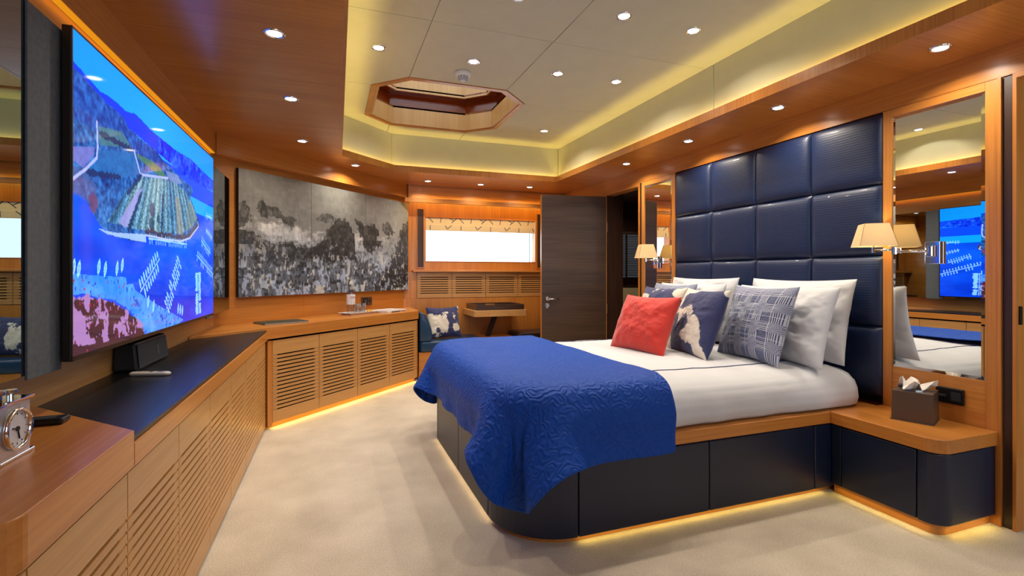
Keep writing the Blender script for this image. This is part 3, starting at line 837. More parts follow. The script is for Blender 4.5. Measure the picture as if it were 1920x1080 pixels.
    for a, b in (((.091, .322), (.087, .36)), ((.087, .36), (.043, .414)), ((.043, .414), (-.004, .461)), ((.088, .24), (.091, .322)), ((.268, .264), (.303, .341)), ((.303, .341), (.494, .293))):
        line(a, b, .0055, [168, 176, 232], .9)
    for a, b in (((.309, .343), (.233, .436)), ((.31, .415), (.235, .575)), ((.458, .38), (.445, .546)), ((.10, .27), (.25, .262)), ((.05, .42), (.19, .39))):
        line(a, b, .010, [16, 40, 90], .85, 26)
    for c_, r_, col in (((.074, .51), .03, [100, 50, 90]), ((.38, .47), .032, [60, 60, 96]), ((.375, .53), .03, [40, 60, 90]), ((.42, .5), .02, [30, 60, 90])):
        put((np.hypot((s - c_[0]) * A, (t - c_[1])) < r_ * (.5 + f2)).astype(float), col, .75)
    sh = [(.337, .572), (.46, .574), (.611, .567), (.699, .540), (.798, .462), (.791, .436)]
    for a, b in zip(sh[:-1], sh[1:]): line(a, b, .016, [66, 48, 60], .8, 12); line((a[0], a[1] + .012), (b[0], b[1] + .012), .005, [190, 200, 240], .8)
    put(inpoly(s, t, [(.09, .594), (.158, .599), (.337, .581), (.338, .614), (.225, .613), (.132, .609)]).astype(float), [150, 180, 250], .9)
    # marina quay
    qm = inpoly(s, t, [(-.01, .743), (.051, .751), (.222, .76), (.226, .785), (.26, .787), (.273, .813), (.403, .88), (.637, .987), (.548, 1.01), (.327, 1.01), (.306, .952), (.227, .879), (.153, .838), (.097, .829), (.036, .809), (-.01, .815)])
    put(qm.astype(float), [60, 138, 244], .95); img[qm] += ((f1 - .5)[..., None] * np.array([60, 50, 20]))[qm]
    cars = qm & (f2 > .62) & (cell(s * 90, t * 60, 8) > .55); put(cars.astype(float), [16, 56, 170], .9)
    tm = inpoly(s, t + (f1 - .5) * .04, [(-.01, .818), (.056, .824), (.153, .842), (.227, .888), (.313, .953), (.333, 1.01), (-.01, 1.01)])
    put(tm.astype(float), [60, 34, 46]); put((tm & (f1 + .35 * (f2 - .5) > .5) & (t < .985 - .12 * np.clip(.12 - s, 0, 1))).astype(float), [168, 126, 190], .85)
    put(((tm | qm) & (cell(s * 190, t * 110, 21) > .985)).astype(float), [150, 40, 70], .8)
    rng = np.random.RandomState(4)
    def boat(cx, cy, ax, ay, ln, wd, c=(150, 216, 255)):
        n_ = math.hypot(ax, ay); ax, ay = ax / n_, ay / n_
        dx, dy = (s - cx) * A, t - cy
        p, q = dx * ax + dy * ay, -dx * ay + dy * ax
        m = (np.abs(q) < wd * (1 - (p / ln) ** 2)) & (np.abs(p) < ln)
        put(m.astype(float), c, .92)
        put((m & (np.abs(q) < wd * .35) & (np.abs(p) < ln * .5)).astype(float), (40, 110, 220), .5)
    for a, b, n_, ln in (((.304, .82), (.43, .679), 10, .022), ((.484, .91), (.60, .683), 13, .022), ((.80, .978), (.795, .74), 16, .026), ((.78, .641), (.998, .749), 14, .016), ((.896, .388), (.98, .391), 6, .010), ((.898, .478), (.983, .517), 6, .010), ((.836, .551), (.956, .619), 9, .014), ((.356, .596), (.669, .589), 22, .011)):
        dx, dy = (b[0] - a[0]) * A, b[1] - a[1]; L_ = math.hypot(dx, dy); px, py = -dy / L_, dx / L_
        line(a, b, .0035, [150, 205, 255], .9)
        for k in range(n_):
            u = (k + .5) / n_
            for sd_ in (-1, 1):
                if rng.rand() < .12: continue
                off = ln * (1.15 + .3 * rng.rand())
                cx = a[0] + (b[0] - a[0]) * u + sd_ * px * off / A; cy = a[1] + (b[1] - a[1]) * u + sd_ * py * off
                boat(cx, cy, px + .25 * rng.randn() * .3, py, ln * (.8 + .4 * rng.rand()), ln * .36)
    for cx, cy in ((.096, .724), (.123, .731), (.177, .727), (.203, .715), (.02, .732), (.002, .727), (.352, .865), (.388, .888), (.585, .923), (.605, .93), (.625, .938)):
        boat(cx, cy, .25, -1, .03, .011)
    img = np.clip(img, 0, 255)
    return img

pic = lin(tv_picture())
ph, pw = pic.shape[:2]
vv, zz = np.meshgrid(np.linspace(TV0 + bez, TV1 - bez, pw), np.linspace(TZ1 - bez, TZ0 + .014, ph))
P = np.stack([np.full_like(vv, -.2346), vv, zz], -1)
SCREEN = vcol('screen_image', .05, emit=1.7, coat=.0)
SCREEN.cycles.emission_sampling = 'FRONT'
SCREEN.node_tree.nodes['Principled BSDF'].inputs['Specular IOR Level'].default_value = .14
obj('screen', grid_mesh('screen', P, None, pic), SCREEN, tv)

# speaker below the screen, its cable slot, and the two remotes
sk = thing('speaker', 'black wedge speaker standing on the glass worktop', 'speaker', tuple(LW(-.285, 2.62, .7205)), -LA)
bm = frustum(-.085, .0, -.19, .21, .004, -.085, -.012, -.18, .20, .118)
obj('cabinet', bm, plain('speaker_black', (14, 17, 22), .42, bump=.2, bscale=600), sk, bevel=.008, seg=3)
obj('grille', frustum(.001, .004, -.175, .195, .012, -.0085, -.0055, -.17, .19, .108), plain('speaker_cloth', (22, 38, 52), .6, bump=.4, bscale=900), sk)
obj('foot', B(-.08, -.01, -.17, .19, 0, .004), BLACK_P, sk)
def text_mesh(txt, size, mat, parent, M, name='lettering', ext=.0004):
    cu = bpy.data.curves.new('txt', 'FONT'); cu.body = txt; cu.size = size; cu.align_x = 'CENTER'; cu.align_y = 'CENTER'; cu.extrude = ext
    o = bpy.data.objects.new('txt', cu); C.objects.link(o); bpy.context.view_layer.update()
    me = bpy.data.meshes.new_from_object(o.evaluated_get(bpy.context.evaluated_depsgraph_get()))
    bpy.data.objects.remove(o); me.materials.clear(); me.materials.append(mat); me.transform(M)
    o = bpy.data.objects.new(name, me); C.objects.link(o); o.parent = parent
    return o
Rface = Matrix(((0, 0, 1), (1, 0, 0), (0, 1, 0))).to_4x4()      # text x -> +y, y -> +z, facing +x
text_mesh('SONOS', .012, plain('logo_grey', (150, 160, 170), .4), sk, Matrix.Translation((.0012, .06, .06)) @ Matrix.Rotation(-.085, 4, 'Y') @ Rface @ Matrix.Rotation(PI / 2, 4, 'Z'))

rm = thing('remote_control', 'slim pale grey remote lying before the black speaker', 'remote', tuple(LW(-.212, 2.335, .7203)), -LA - PI / 2 - .27)
obj('shell', loft([[(x * k, y * k2, z) for x, y in rrect(-.018, .018, -.076, .076, .0175, 6)] for k, k2, z in ((.8, .95, 0), (1, 1, .005), (1, 1, .010), (.7, .93, .0145))], cap_bot=True), plain('remote_shell', (186, 178, 172), .4), rm, smooth=True)
obj('button_pad', B(-.008, .008, .03, .05, .0146, .0156), plain('remote_pad', (120, 116, 118), .5), rm, bevel=.0008)
obj('button_row', B((-.006, -.001, .0, .008, .0146, .0156), (.001, .006, .0, .008, .0146, .0156)), BLACK_P, rm)
rm = thing('remote_control', 'black remote lying behind the silver clock', 'remote', tuple(LW(-.225, 1.60, .7383)), -LA - PI / 2 + .05)
obj('shell', B(-.024, .024, -.085, .05, 0, .016), BLACK_P, rm, bevel=.005, seg=3)
obj('button_pad', B(-.016, .016, -.06, .03, .016, .0168), plain('button_rubber', (34, 34, 38), .6), rm)

# silver clock
ck = thing('desk_clock', 'square silver alarm clock at the left edge of the view', 'clock', tuple(LW(-.172, 1.332, .7384)), -LA - .02)
SILV = plain('silver_case', (206, 208, 214), .25, metal=.75)
obj('case', B(-.020, .024, -.055, .048, .004, .116), SILV, ck, bevel=.002)
obj('base_plate', B(-.025, .030, -.062, .052, 0, .006), CHROME, ck, bevel=.001)
obj('top_plate', B(-.025, .030, -.062, .052, .114, .120), CHROME, ck, bevel=.001)
Mx = Matrix.Translation((.024, -.004, .060)) @ Matrix.Rotation(PI / 2, 4, 'Y')
obj('bezel_ring', lathe([(.036, 0), (.044, .0), (.045, .006), (.041, .011), (.036, .008), (.036, 0)], 40, M=Mx, cap=False), CHROME, ck, smooth=True)
obj('dial', lathe([(.036, .001), (.036, .003)], 40, M=Mx), plain('clock_dial', (222, 224, 232), .4), ck)
for (dy, dz, w_) in ((.006, -.022, .0022), (-.016, .004, .003)):
    obj('hand', tube([(.0285, -.004, .060), (.0285, -.004 + dy, .060 + dz)], w_ * .6, 6), BLACK_P, ck)
obj('hub', lathe([(.005, .003), (.005, .006)], 16, M=Mx), BLACK_P, ck)
mk = bmesh.new()
for k in range(12):
    a = 2 * PI * k / 12; tube([(.0273, -.004 + .029 * math.sin(a), .06 + .029 * math.cos(a)), (.0273, -.004 + .033 * math.sin(a), .06 + .033 * math.cos(a))], .0009, 5, mk)
obj('hour_marks', mk, BLACK_P, ck)
Mx = Matrix.Translation((.0, -.02, .12))
obj('alarm_button', lathe([(.010, 0), (.010, .012), (.016, .014), (.016, .02), (.012, .023)], 20, M=Mx), CHROME, ck, smooth=False)
obj('side_knob', lathe([(.006, 0), (.006, .008), (.011, .01), (.011, .016)], 16, M=Matrix.Translation((.0, .028, .12))), CHROME, ck)

# ------------------------------------------------------------------ painting
def painting(W=520, H=250):
    s, t = np.meshgrid(np.linspace(0, 1, W), np.linspace(0, 1, H)); A = 2.15
    cx, cy = s * A, t
    wob = (fbm(cx * 9, cy * 9, 31) - .5) * .05
    # palette-knife strokes: short upright and flat rectangles of one tone
    st1 = cell((cx + wob) * 30, (cy + wob) * 17, 41); st2 = cell((cx - wob) * 15 + 7, (cy + wob) * 34, 42); st3 = cell((cx + wob * .6) * 70, (cy - wob * .6) * 38, 43); big = cell((cx + wob * .3) * 7, (cy + wob * .3) * 7, 44)
    f = fbm(cx * 3, cy * 3, 45); ff = fbm(cx * 20, cy * 16, 46); clus = fbm(cx * 5 + 3, cy * 7, 47, 3)
    v = 122 + 26 * np.clip(s - .2, 0, 1) * (1 - t) + 34 * (f - .5) + (st1 - .5) * 9 + (st2 - .5) * 9 + (big - .5) * 9
    warm = np.clip(1 - t * 1.6, 0, 1)
    def mass(poly, tone, amt=.9, edge=.035):
        nonlocal v
        m = inpoly(s + (ff - .5) * edge * 2 + (st1 - .5) * .02, t + (ff - .5) * edge * 2.4 + (st2 - .5) * .03, poly)
        tex = tone + (st1 - .5) * 34 + (st2 - .5) * 30 + (st3 - .5) * 26 + (clus - .5) * 50
        v = np.where(m, v * (1 - amt) + tex * amt, v)
    mass([(.0, .40), (.231, .40), (.33, .44), (.42, .45), (1.01, .40), (1.01, 1.01), (-.01, 1.01)], 150, .75, .05)
    mass([(.105, .417), (.231, .417), (.322, .45), (.322, .549), (.142, .535), (.088, .487)], 182, .8)
    mass([(-.01, .254), (.034, .256), (.044, .428), (-.01, .458)], 66)
    mass([(.08, .255), (.103, .22), (.128, .264), (.172, .276), (.191, .318), (.258, .34), (.255, .394), (.191, .377), (.141, .341), (.087, .342)], 62)
    mass([(.358, .318), (.403, .251), (.45, .26), (.467, .322), (.403, .36)], 78)
    mass([(-.01, .468), (.065, .49), (.1, .53), (.142, .558), (.323, .573), (.33, .72), (-.01, .73)], 62)
    mass([(.322, .561), (.389, .49), (.443, .392), (.491, .29), (.534, .281), (.569, .37), (.587, .435), (.606, .709), (.331, .696)], 42)
    mass([(.586, .27), (.623, .276), (.67, .324), (.718, .271), (.748, .338), (.769, .526), (.71, .647), (.671, .565), (.633, .429)], 44)
    mass([(.779, .289), (.831, .249), (.875, .316), (.842, .428), (.789, .376)], 66)
    mass([(-.01, .70), (.6, .69), (.72, .72), (.83, .80), (.75, 1.01), (-.01, 1.01)], 98, .9)
    mass([(.909, .419), (1.01, .165), (1.01, 1.01), (.711, 1.01), (.822, .76), (.876, .576)], 46)
    mass([(.578, .409), (.623, .388), (.661, .509), (.671, .692), (.615, .709), (.597, .544)], 172, .85, .02)
    low = np.clip((t - .42) * 2.6, 0, 1)
    fl = (st1 * .5 + st2 * .3 + st3 * .4 + (clus - .5) * .9 > .78); v = np.where(fl, v * (1 - .75 * low) + 190 * .75 * low, v)
    dk = (st3 * .5 + st2 * .5 + (clus - .5) * .8 < .27); v = np.where(dk, v * (1 - .55 * low) + 26 * .55 * low, v)
    v = np.clip(v + (st3 - .5) * 12 * (.4 + low), 14, 228)
    img = np.stack([v * (1 - .10 * (1 - warm) * low - .0), v * (1 - .01 * low), v * (1 + .14 * low - .05 * warm)], -1)
    cream = (fl & (cell(cx * 20, cy * 14, 49) > .55))[..., None] * low[..., None]
    img = img * (1 - .5 * cream) + np.array([214, 204, 172]) * .5 * cream
    return np.clip(img, 0, 255)
pt = thing('painting', 'wide grey abstract waterfall painting in three abutting canvases', 'painting', (0, 4.955, .943), PI / 4)
img = lin(painting()); ph, pw = img.shape[:2]
PAINT = vcol('impasto_paint', .55, coat=.12, bump=.5, bscale=90)
S0, S1, HH = -.921, 1.212, .992
cuts = [0, .335, .667, 1]
for k in range(3):
    a, b = int(cuts[k] * (pw - 1)), int(cuts[k + 1] * (pw - 1))
    ss, zz = np.meshgrid(np.linspace(S0 + (S1 - S0) * a / (pw - 1) + .0015, S0 + (S1 - S0) * b / (pw - 1) - .0015, b - a + 1), np.linspace(HH, 0, ph))
    P = np.stack([ss, np.full_like(ss, -.0005), zz], -1)
    cv = obj('canvas', B(ss[0, 0], ss[0, -1], 0, .03, 0, HH), plain('canvas_edge', (52, 48, 46), .8), pt)
    obj('paint_surface', grid_mesh('paint_surface', P, None, img[:, a:b + 1]), PAINT, cv)

# ------------------------------------------------------------------ things on the worktop under the painting
GLASS = clear_glass('tumbler_glass', (.90, .92, .93), .9, 2.2, .08)
PET = clear_glass('bottle_plastic', (.84, .88, .91), .95, 1.6, .10)
def onD(s, d): return tuple(DW(s, d, Z_TOP + .0003))
bk = thing('hardback_book', 'thin dark green book lying at the corner of the wood worktop', 'book', onD(-.275, .20), PI / 4 - .30)
obj('cover', B((-.19, .15, -.11, .11, 0, .002), (-.19, .15, -.11, .11, .010, .012)), plain('green_cover', (16, 58, 50), .45, coat=.05), bk)
obj('pages', B(-.185, .145, -.105, .108, .002, .010), plain('paper', (226, 226, 222), .8), bk)
tr = thing('serving_tray', 'small white dish-edged tray under the bottle and glasses', 'tray', onD(.645, .255), PI / 4 - .05)
obj('dish', loft([[(x * kx, y * ky, z) for x, y in rrect(-.20, .20, -.085, .085, .01, 3)] for kx, ky, z in ((.84, .72, 0), (.86, .75, .008), (1, 1, .020), (.99, .97, .0215), (.86, .74, .011), (.5, .4, .011))], cap_bot=True), plain('white_china', (224, 220, 224), .2, coat=.4), tr)
def ontray(ds, dd): return tuple(DW(.645 + ds, .255 + dd, Z_TOP + .0118))
bt = thing('water_bottle', 'clear water bottle with white label on the white tray', 'bottle', ontray(-.105, .012), -PI / 4)
obj('body', lathe([(.030, 0), (.038, .004), (.039, .02), (.0385, .13), (.039, .19), (.037, .215), (.028, .24), (.016, .262), (.0135, .27), (.0135, .282)], 32), PET, bt, smooth=True)
obj('cap', lathe([(.016, .282), (.016, .296), (.014, .299)], 24), WHITE_P, bt, smooth=False)
obj('neck_ring', lathe([(.0165, .274), (.0165, .279)], 24), WHITE_P, bt)
LBL = plain('paper_label', (226, 228, 236), .5)
obj('label_band', lathe([(.0396, .085), (.0398, .087), (.0398, .178), (.0396, .18)], 32, cap=False), LBL, bt, smooth=True)
def wrap(me, r):
    for v in me.vertices:
        a = v.co.y / r; x = r + v.co.x; v.co.x, v.co.y = x * math.cos(a), x * math.sin(a)
tm_ = text_mesh('Jana', .036, plain('label_red', (190, 30, 40), .5), bt, Matrix.Translation((0, -.012, .155)) @ Rface, ext=.0003); wrap(tm_.data, .0402)
bm = bmesh.new(); f_ = [bm.verts.new(p) for p in ((0, -.028, .092), (0, -.004, .092), (0, .022, .092), (0, .022, .11), (0, -.002, .108), (0, -.026, .132))]
bm.faces.new((f_[0], f_[1], f_[4], f_[5])); bm.faces.new((f_[1], f_[2], f_[3], f_[4])); hill_ = obj('label_hill', bm, plain('label_green', (30, 132, 84), .5), bt); wrap(hill_.data, .0403)
for ds, dd, l in ((-.02, .012, 'clear tumbler next to the water bottle'), (.055, .012, 'clear tumbler between the other glass and the biscuits')):
    gl = thing('tumbler', l, 'glass', ontray(ds, dd), 0, 'tumblers on the white tray')
    obj('wall', lathe([(.027, .004), (.033, .088), (.0318, .088), (.0258, .012), (.0, .012)], 28, cap=False), GLASS, gl, smooth=True)
    obj('base', lathe([(.026, 0), (.0272, .002), (.0272, .0105)], 28), GLASS, gl, smooth=False)
BIS = plain('biscuit', (214, 168, 70), .7, noise=.25, nscale=60, bump=.5)
for k, (ds, dd) in enumerate(((.118, .0), (.142, .014), (.15, -.012))):
    b_ = obj('biscuit', lathe([(.010, 0), (.016, .003), (.017, .010), (.012, .017), (.004, .019)], 14), BIS, smooth=True, loc=ontray(ds, dd))
    tag(b_, 'small golden biscuit on the white tray, %s' % ['nearest the glasses', 'behind the other two', 'at the tray end'][k], 'biscuit', 'biscuits on the white tray')
for k, (z, rot, col, dx) in enumerate(((0, .06, (210, 206, 210), 0), (.0105, -.05, (222, 216, 216), .01))):
    mg = thing('magazine', 'pale magazine %s on the worktop by the wall socket' % ('under another' if k == 0 else 'lying on top of another'), 'magazine', tuple(DW(1.0 + dx, .20, Z_TOP + .0004 + z)), PI / 4 + rot, 'magazines near the wall socket')
    obj('pages', B(-.15, .15, -.11, .11, .001, .009), plain('magazine_paper', (232, 230, 228), .7), mg)
    obj('cover', B((-.151, .151, -.111, .111, 0, .001), (-.151, .151, -.111, .111, .009, .010), (-.152, -.151, -.111, .111, 0, .010)), plain('magazine_cover', col, .35, noise=.08, nscale=20), mg)
    if k == 0: obj('spine_print', B(-.10, .04, -.1125, -.1112, .001, .009), plain('spine_navy', (40, 44, 66), .5), mg)
so = thing('wall_socket', 'black and bronze double wall socket under the painting', 'socket', tuple(DW(.955, .437, .80)), PI / 4)
obj('plate', B(-.075, .075, -.006, .008, 0, .085), plain('bronze', (120, 96, 78), .35, metal=.7), so, bevel=.002)
obj('socket_insert', B(-.066, .004, -.009, -.0061, .008, .077), BLACK_P, so, bevel=.002)
obj('socket_well', B(-.05, -.012, -.0105, -.0091, .022, .062), plain('dark_grey', (60, 62, 66), .4), so)
for k in range(3): obj('vent_slot', B(.022, .058, -.0072, -.0061, .028 + .014 * k, .034 + .014 * k), BLACK_P, so)

# ------------------------------------------------------------------ far grille, bench, table
g = 'slotted grille panels under the window'
for i in range(4):
    t = thing('grille_panel', 'slotted wood grille under the window, %s' % ['leftmost', 'second from left', 'third from left', 'rightmost, partly behind the dark door'][i], 'grille', (.955 + .418 * i, 5.812, .838), -PI / 2, g)
    obj('case', shared(('gcase',), lambda: B((-.068, -.05, 0, .418, 0, .30), (-.05, -.022, 0, .01, 0, .30), (-.05, -.022, .408, .418, 0, .30)), BLACK), None, t)
    slotted_front(t, .418, .004, .058, .245, .298, 8, th=.009, slot=.0095, margin=.045)
lowp = sempty('wall_far_panel', 'wood panel below the grille at the dining corner')
obj('panel_board', B(.80, 2.8, 5.80, 5.879, 0, .836), W_Z, lowp)
obj('side_board', B(.80, .953, 5.815, 5.879, .837, 1.14), W_Z, lowp)

bn = thing('bench', 'blue leather bench seat beside the slotted cabinets', 'bench', (1.25, 5.53, 0))
obj('base', B(-.36, .34, -.25, .26, .05, .29), W_X, bn)
obj('plinth', B(-.36, .34, -.22, .26, 0, .05), W_X, bn)
obj('seat_cushion', prism(rrect(-.36, .36, -.27, .265, .05), .292, .405), TEAL, bn, bevel=.022, seg=4, smooth=True)
prof = [(-.355, .406), (-.225, .406), (-.215, .45), (-.225, .53), (-.255, .62), (-.29, .69), (-.33, .715), (-.355, .71)]
bm = bmesh.new(); a_ = [bm.verts.new((x, -.262, z)) for x, z in prof]; b2 = [bm.verts.new((x, .26, z)) for x, z in prof]
bm.faces.new(a_); bm.faces.new(list(reversed(b2)))
for i in range(len(prof)): bm.faces.new((a_[i], b2[i], b2[(i + 1) % len(prof)], a_[(i + 1) % len(prof)]))
obj('back_cushion', bm, TEAL, bn, bevel=.018, seg=3, smooth=True)
b2 = thing('bench', 'dark leather bench seat behind the bed, right of the small table', 'bench', (2.42, 5.55, 0))
obj('base', B(-.34, .36, -.1, .24, .0, .33), W_X, b2)
obj('seat_cushion', prism(rrect(-.36, .36, -.12, .24, .06), .332, .435), plain('brown_leather', (44, 30, 30), .4, coat=.1), b2, bevel=.025, seg=4, smooth=True)

tb = thing('dining_table', 'small wood pedestal table under the window', 'table', (1.81, 5.55, 0))
obj('top', prism(fillet([(-.31, -.25), (.32, -.25), (.32, .24), (-.31, .24)], [.02, .02, .01, .01], 4), .645, .715), W_PALE_Y, tb, bevel=.004)
obj('pedestal_box', B(-.18, .2, -.1, .24, 0, .40), W_X, tb, bevel=.003)
bm = bmesh.new(); frustum(-.10, -.05, -.02, .03, .40, -.01, .04, -.02, .03, .63, bm)
obj('leg', bm, plain('dark_bronze', (40, 30, 26), .3, metal=.6), tb)
obj('leg_bracket', B(-.06, .09, -.06, .07, .63, .645), BLACK_P, tb)
obj('latch', B(-.27, -.2, -.06, -.02, .632, .645), STEEL, tb)
sr = thing('butler_tray', 'dark wood tray with handle slots on the small table', 'tray', (1.82, 5.54, .7155))
DT = wood('dark_tray', (44, 28, 22), (80, 56, 44), 0)
obj('base', B(-.29, .28, -.22, .2, 0, .012), DT, sr)
def slot_side(horizontal, lo, hi, fix0, fix1, hs):
    z0, z1, s0, s1 = .012, .062, .030, .048
    for (a, b, c, d) in ((lo, hi, z0, s0), (lo, hi, s1, z1), (lo, -hs, s0, s1), (hs, hi, s0, s1)):
        yield ((a, b, fix0, fix1, c, d) if horizontal else (fix0, fix1, a, b, c, d))
obj('side_front', B(*list(slot_side(True, -.29, .28, -.22, -.205, .06))), DT, sr)
obj('side_back', B(*list(slot_side(True, -.29, .28, .185, .2, .06))), DT, sr)
obj('side_end', B(-.29, -.275, -.205, .185, .012, .062), DT, sr)
obj('side_end', B(.265, .28, -.205, .185, .012, .062), DT, sr)

# ------------------------------------------------------------------ bed
bed = thing('bed', 'large platform bed with navy leather panels and wood rim', 'bed', (1.735, 2.69, 0))
bx0, by0, by1 = .670 - 1.735, 1.84 - 2.69, 3.54 - 2.69
def bpanel(pts, z0=.03, z1=.352): return obj('base_panel', prism(pts, z0, z1), NAVY, bed, bevel=.006, seg=3)
e, th = .0018, .03
def side(x0, x1, y, s): return bpanel([(x0 + e, y), (x1 - e, y), (x1 - e, y + s * th), (x0 + e, y + s * th)])
R = .30
for y, s in ((by0, 1), (by1, -1)):
    xs = [bx0 + R, 1.644 - 1.735, 2.307 - 1.735, 2.455 - 1.735]
    for a, b in zip(xs[:-1], xs[1:]): side(a, b, y, s)
    cx, cy = bx0 + R, y + s * R
    arc = [(cx - R * math.sin(k / 12 * PI / 2), cy - s * R * math.cos(k / 12 * PI / 2)) for k in range(13)]
    arc2 = [(cx - (R - th) * math.sin(k / 12 * PI / 2), cy - s * (R - th) * math.cos(k / 12 * PI / 2)) for k in range(13)]
    arc[0] = (arc[0][0] - e, arc[0][1]); arc2[0] = (arc2[0][0] - e, arc2[0][1]); arc[-1] = (arc[-1][0], arc[-1][1] - s * e); arc2[-1] = (arc2[-1][0], arc2[-1][1] - s * e)
    bpanel(arc + arc2[::-1])
for a, b in ((by0 + R, 0), (0, by1 - R)): bpanel([(bx0, a + e), (bx0, b - e), (bx0 + th, b - e), (bx0 + th, a + e)])
def bedoutline(g_, r): return fillet([(bx0 + g_, by0 + g_), (1.03, by0 + g_), (1.03, by1 - g_), (bx0 + g_, by1 - g_)], [r, 0, 0, r], 10)
obj('plinth', prism(bedoutline(.035, R - .03), 0, .03), W_X, bed)
obj('core', prism(bedoutline(.034, R - .03), .031, .352), BLACK, bed)
obj('platform_rim', prism(bedoutline(-.006, R), .358, .415), W_X, bed, bevel=.003)
area('bed_strip_lamp', (1.68, 1.862, .026), .01, .42, LED_COL, (0, -.5, -1), 1.4, spread=2.9, up=(1, 0, 0))
area('bed_strip_lamp', (.692, 2.75, .026), .01, .25, (1, .75, .4), (-.5, 0, -1), 1.2, spread=2.9, up=(0, 1, 0))

# nightstands
def nightstand(sgn, label):
    """sgn -1 for the near side of the bed, +1 for the far side"""
    yb = 1.838 if sgn < 0 else 3.542
    t = thing('nightstand', label, 'nightstand', (XR, yb, 0), 0, 'nightstands built onto the bed')
    P = lambda pts: [(x, sgn * y) for x, y in pts]
    r = .07
    obj('body', prism(P(fillet([(-.365, .0), (-.002, .0), (-.002, .49), (-.365, .49)], [0, 0, 0, r])), .045, .352), NAVY, t, bevel=.004)
    obj('drawer_front', prism(P([(-.384, .055), (-.366, .055), (-.366, .395), (-.384, .395)]), .050, .350), NAVY, t, bevel=.004)
    obj('corner_panel', prism(P(fillet([(-.384, .399), (-.05, .399), (-.05, .493), (-.384, .493)], [0, 0, 0, r])), .048, .352), NAVY, t, bevel=.004)
    obj('filler_panel', prism(P([(-.380, .002), (-.366, .002), (-.366, .051), (-.380, .051)]), .048, .352), NAVY, t, bevel=.003)
    obj('top', prism(P(fillet([(-.395, .002), (-.004, .002), (-.004, .50), (-.395, .50)], [0, 0, 0, r])), .358, .418), W_Y, t, bevel=.003)
    obj('plinth', prism(P(fillet([(-.36, .0), (-.004, .0), (-.004, .47), (-.36, .47)], [0, 0, 0, .05])), 0, .044), W_Y, t)
    return t
nightstand(-1, 'navy leather nightstand with wood top under the near mirror')
nightstand(1, 'nightstand hidden beyond the far side of the bed')
area('nightstand_strip_lamp', (2.425, 1.60, .042), .01, .16, LED_COL, (-.5, 0, -1), .42, spread=2.9, up=(0, 1, 0))
area('nightstand_strip_lamp', (2.62, 1.352, .042), .01, .16, LED_COL, (0, -.5, -1), .3, spread=2.9, up=(1, 0, 0))

# duvet: rings of a soft rounded block
DX0, DX1, DY0, DY1 = .71, 2.768, 1.852, 3.528
PROF = [(.035, .4165), (.010, .43), (.0, .465), (.004, .505), (.020, .545), (.05, .58), (.09, .60), (.15, .615), (.24, .624), (.36, .630), (.50, .634), (.64, .637), (.78, .638)]
def duv_ring(ins, n=20):
    r = max(.17 - ins, .02)
    c = [(DX0 + ins, DY0 + ins), (DX1 - ins, DY0 + ins), (DX1 - ins, DY1 - ins), (DX0 + ins, DY1 - ins)]
    p = fillet(c, r, 8)
    out = []
    m = len(p)
    for i in range(m):
        a, b = Vector(p[i]), Vector(p[(i + 1) % m])
        k = 48 if i in (8, 26) else (36 if i in (17, 35) else 1)
        for q in range(k): out.append(tuple(a.lerp(b, q / k)))
    return out
def duv_noise(x, y, z):
    x, y, z = np.asarray(x), np.asarray(y), np.asarray(z)
    near = np.clip((.60 - z) / .15, 0, 1)
    w1 = (fbm(x * 7 + 20, (y + z) * 3.5 + 20, 61, 3) - .5); w2 = (fbm(x * 3 + y * 2 + 50, y * 4 + z * 3 + 40, 62, 3) - .5)
    return w1 * (.012 + .022 * near) + w2 * .012
rings = []
PR = []
for k in range(len(PROF) - 1):
    for q in range(3): PR.append(tuple(Vector(PROF[k]).lerp(Vector(PROF[k + 1]), q / 3)))
PR.append(PROF[-1])
for ins, z in PR:
    r_ = duv_ring(ins); o_ = []
    cx_, cy_ = (DX0 + DX1) / 2, (DY0 + DY1) / 2
    for x, y in r_:
        d = float(duv_noise(x, y, z))
        side_w = max(0, 1 - ins / .08)
        nx = (x - min(max(x, DX0 + .2), DX1 - .2)); ny = (y - min(max(y, DY0 + .2), DY1 - .2)); L_ = math.hypot(nx, ny) or 1
        zz_ = z + d * (.9 if ins > .03 else .2) * (1 if z > .44 else 0)
        o_.append((min(x + nx / L_ * d * side_w, DX1), y + ny / L_ * d * side_w, zz_))
    rings.append(o_)
dv = thing('duvet', 'white duvet with navy stitched line covering the bed', 'duvet', (1.735, 2.69, .4162))
rings = [[(x - 1.735, y - 2.69, z - .4162) for x, y, z in r] for r in rings]
obj('cover', loft(rings, cap_bot=True), LINEN, dv, smooth=True)
def duv_top(x, y):
    ins = min(x - DX0, DX1 - x, y - DY0, DY1 - y); xs = [p[0] for p in PROF[2:]]; zs = [p[1] for p in PROF[2:]]
    return float(np.interp(ins, xs, zs)) + float(duv_noise(x, y, np.interp(ins, xs, zs))) * .9
PIPE = plain('navy_stitching', (44, 50, 96), .7)
for y in (2.125, 3.30):
    obj('stitched_line', tube([(x - 1.735, y + .012 * math.sin(x * 5) - 2.69, duv_top(x, y + .012 * math.sin(x * 5)) - .4162 + .0008) for x in np.linspace(1.2, 2.55, 60)], .0035, 6), PIPE, dv, smooth=True)

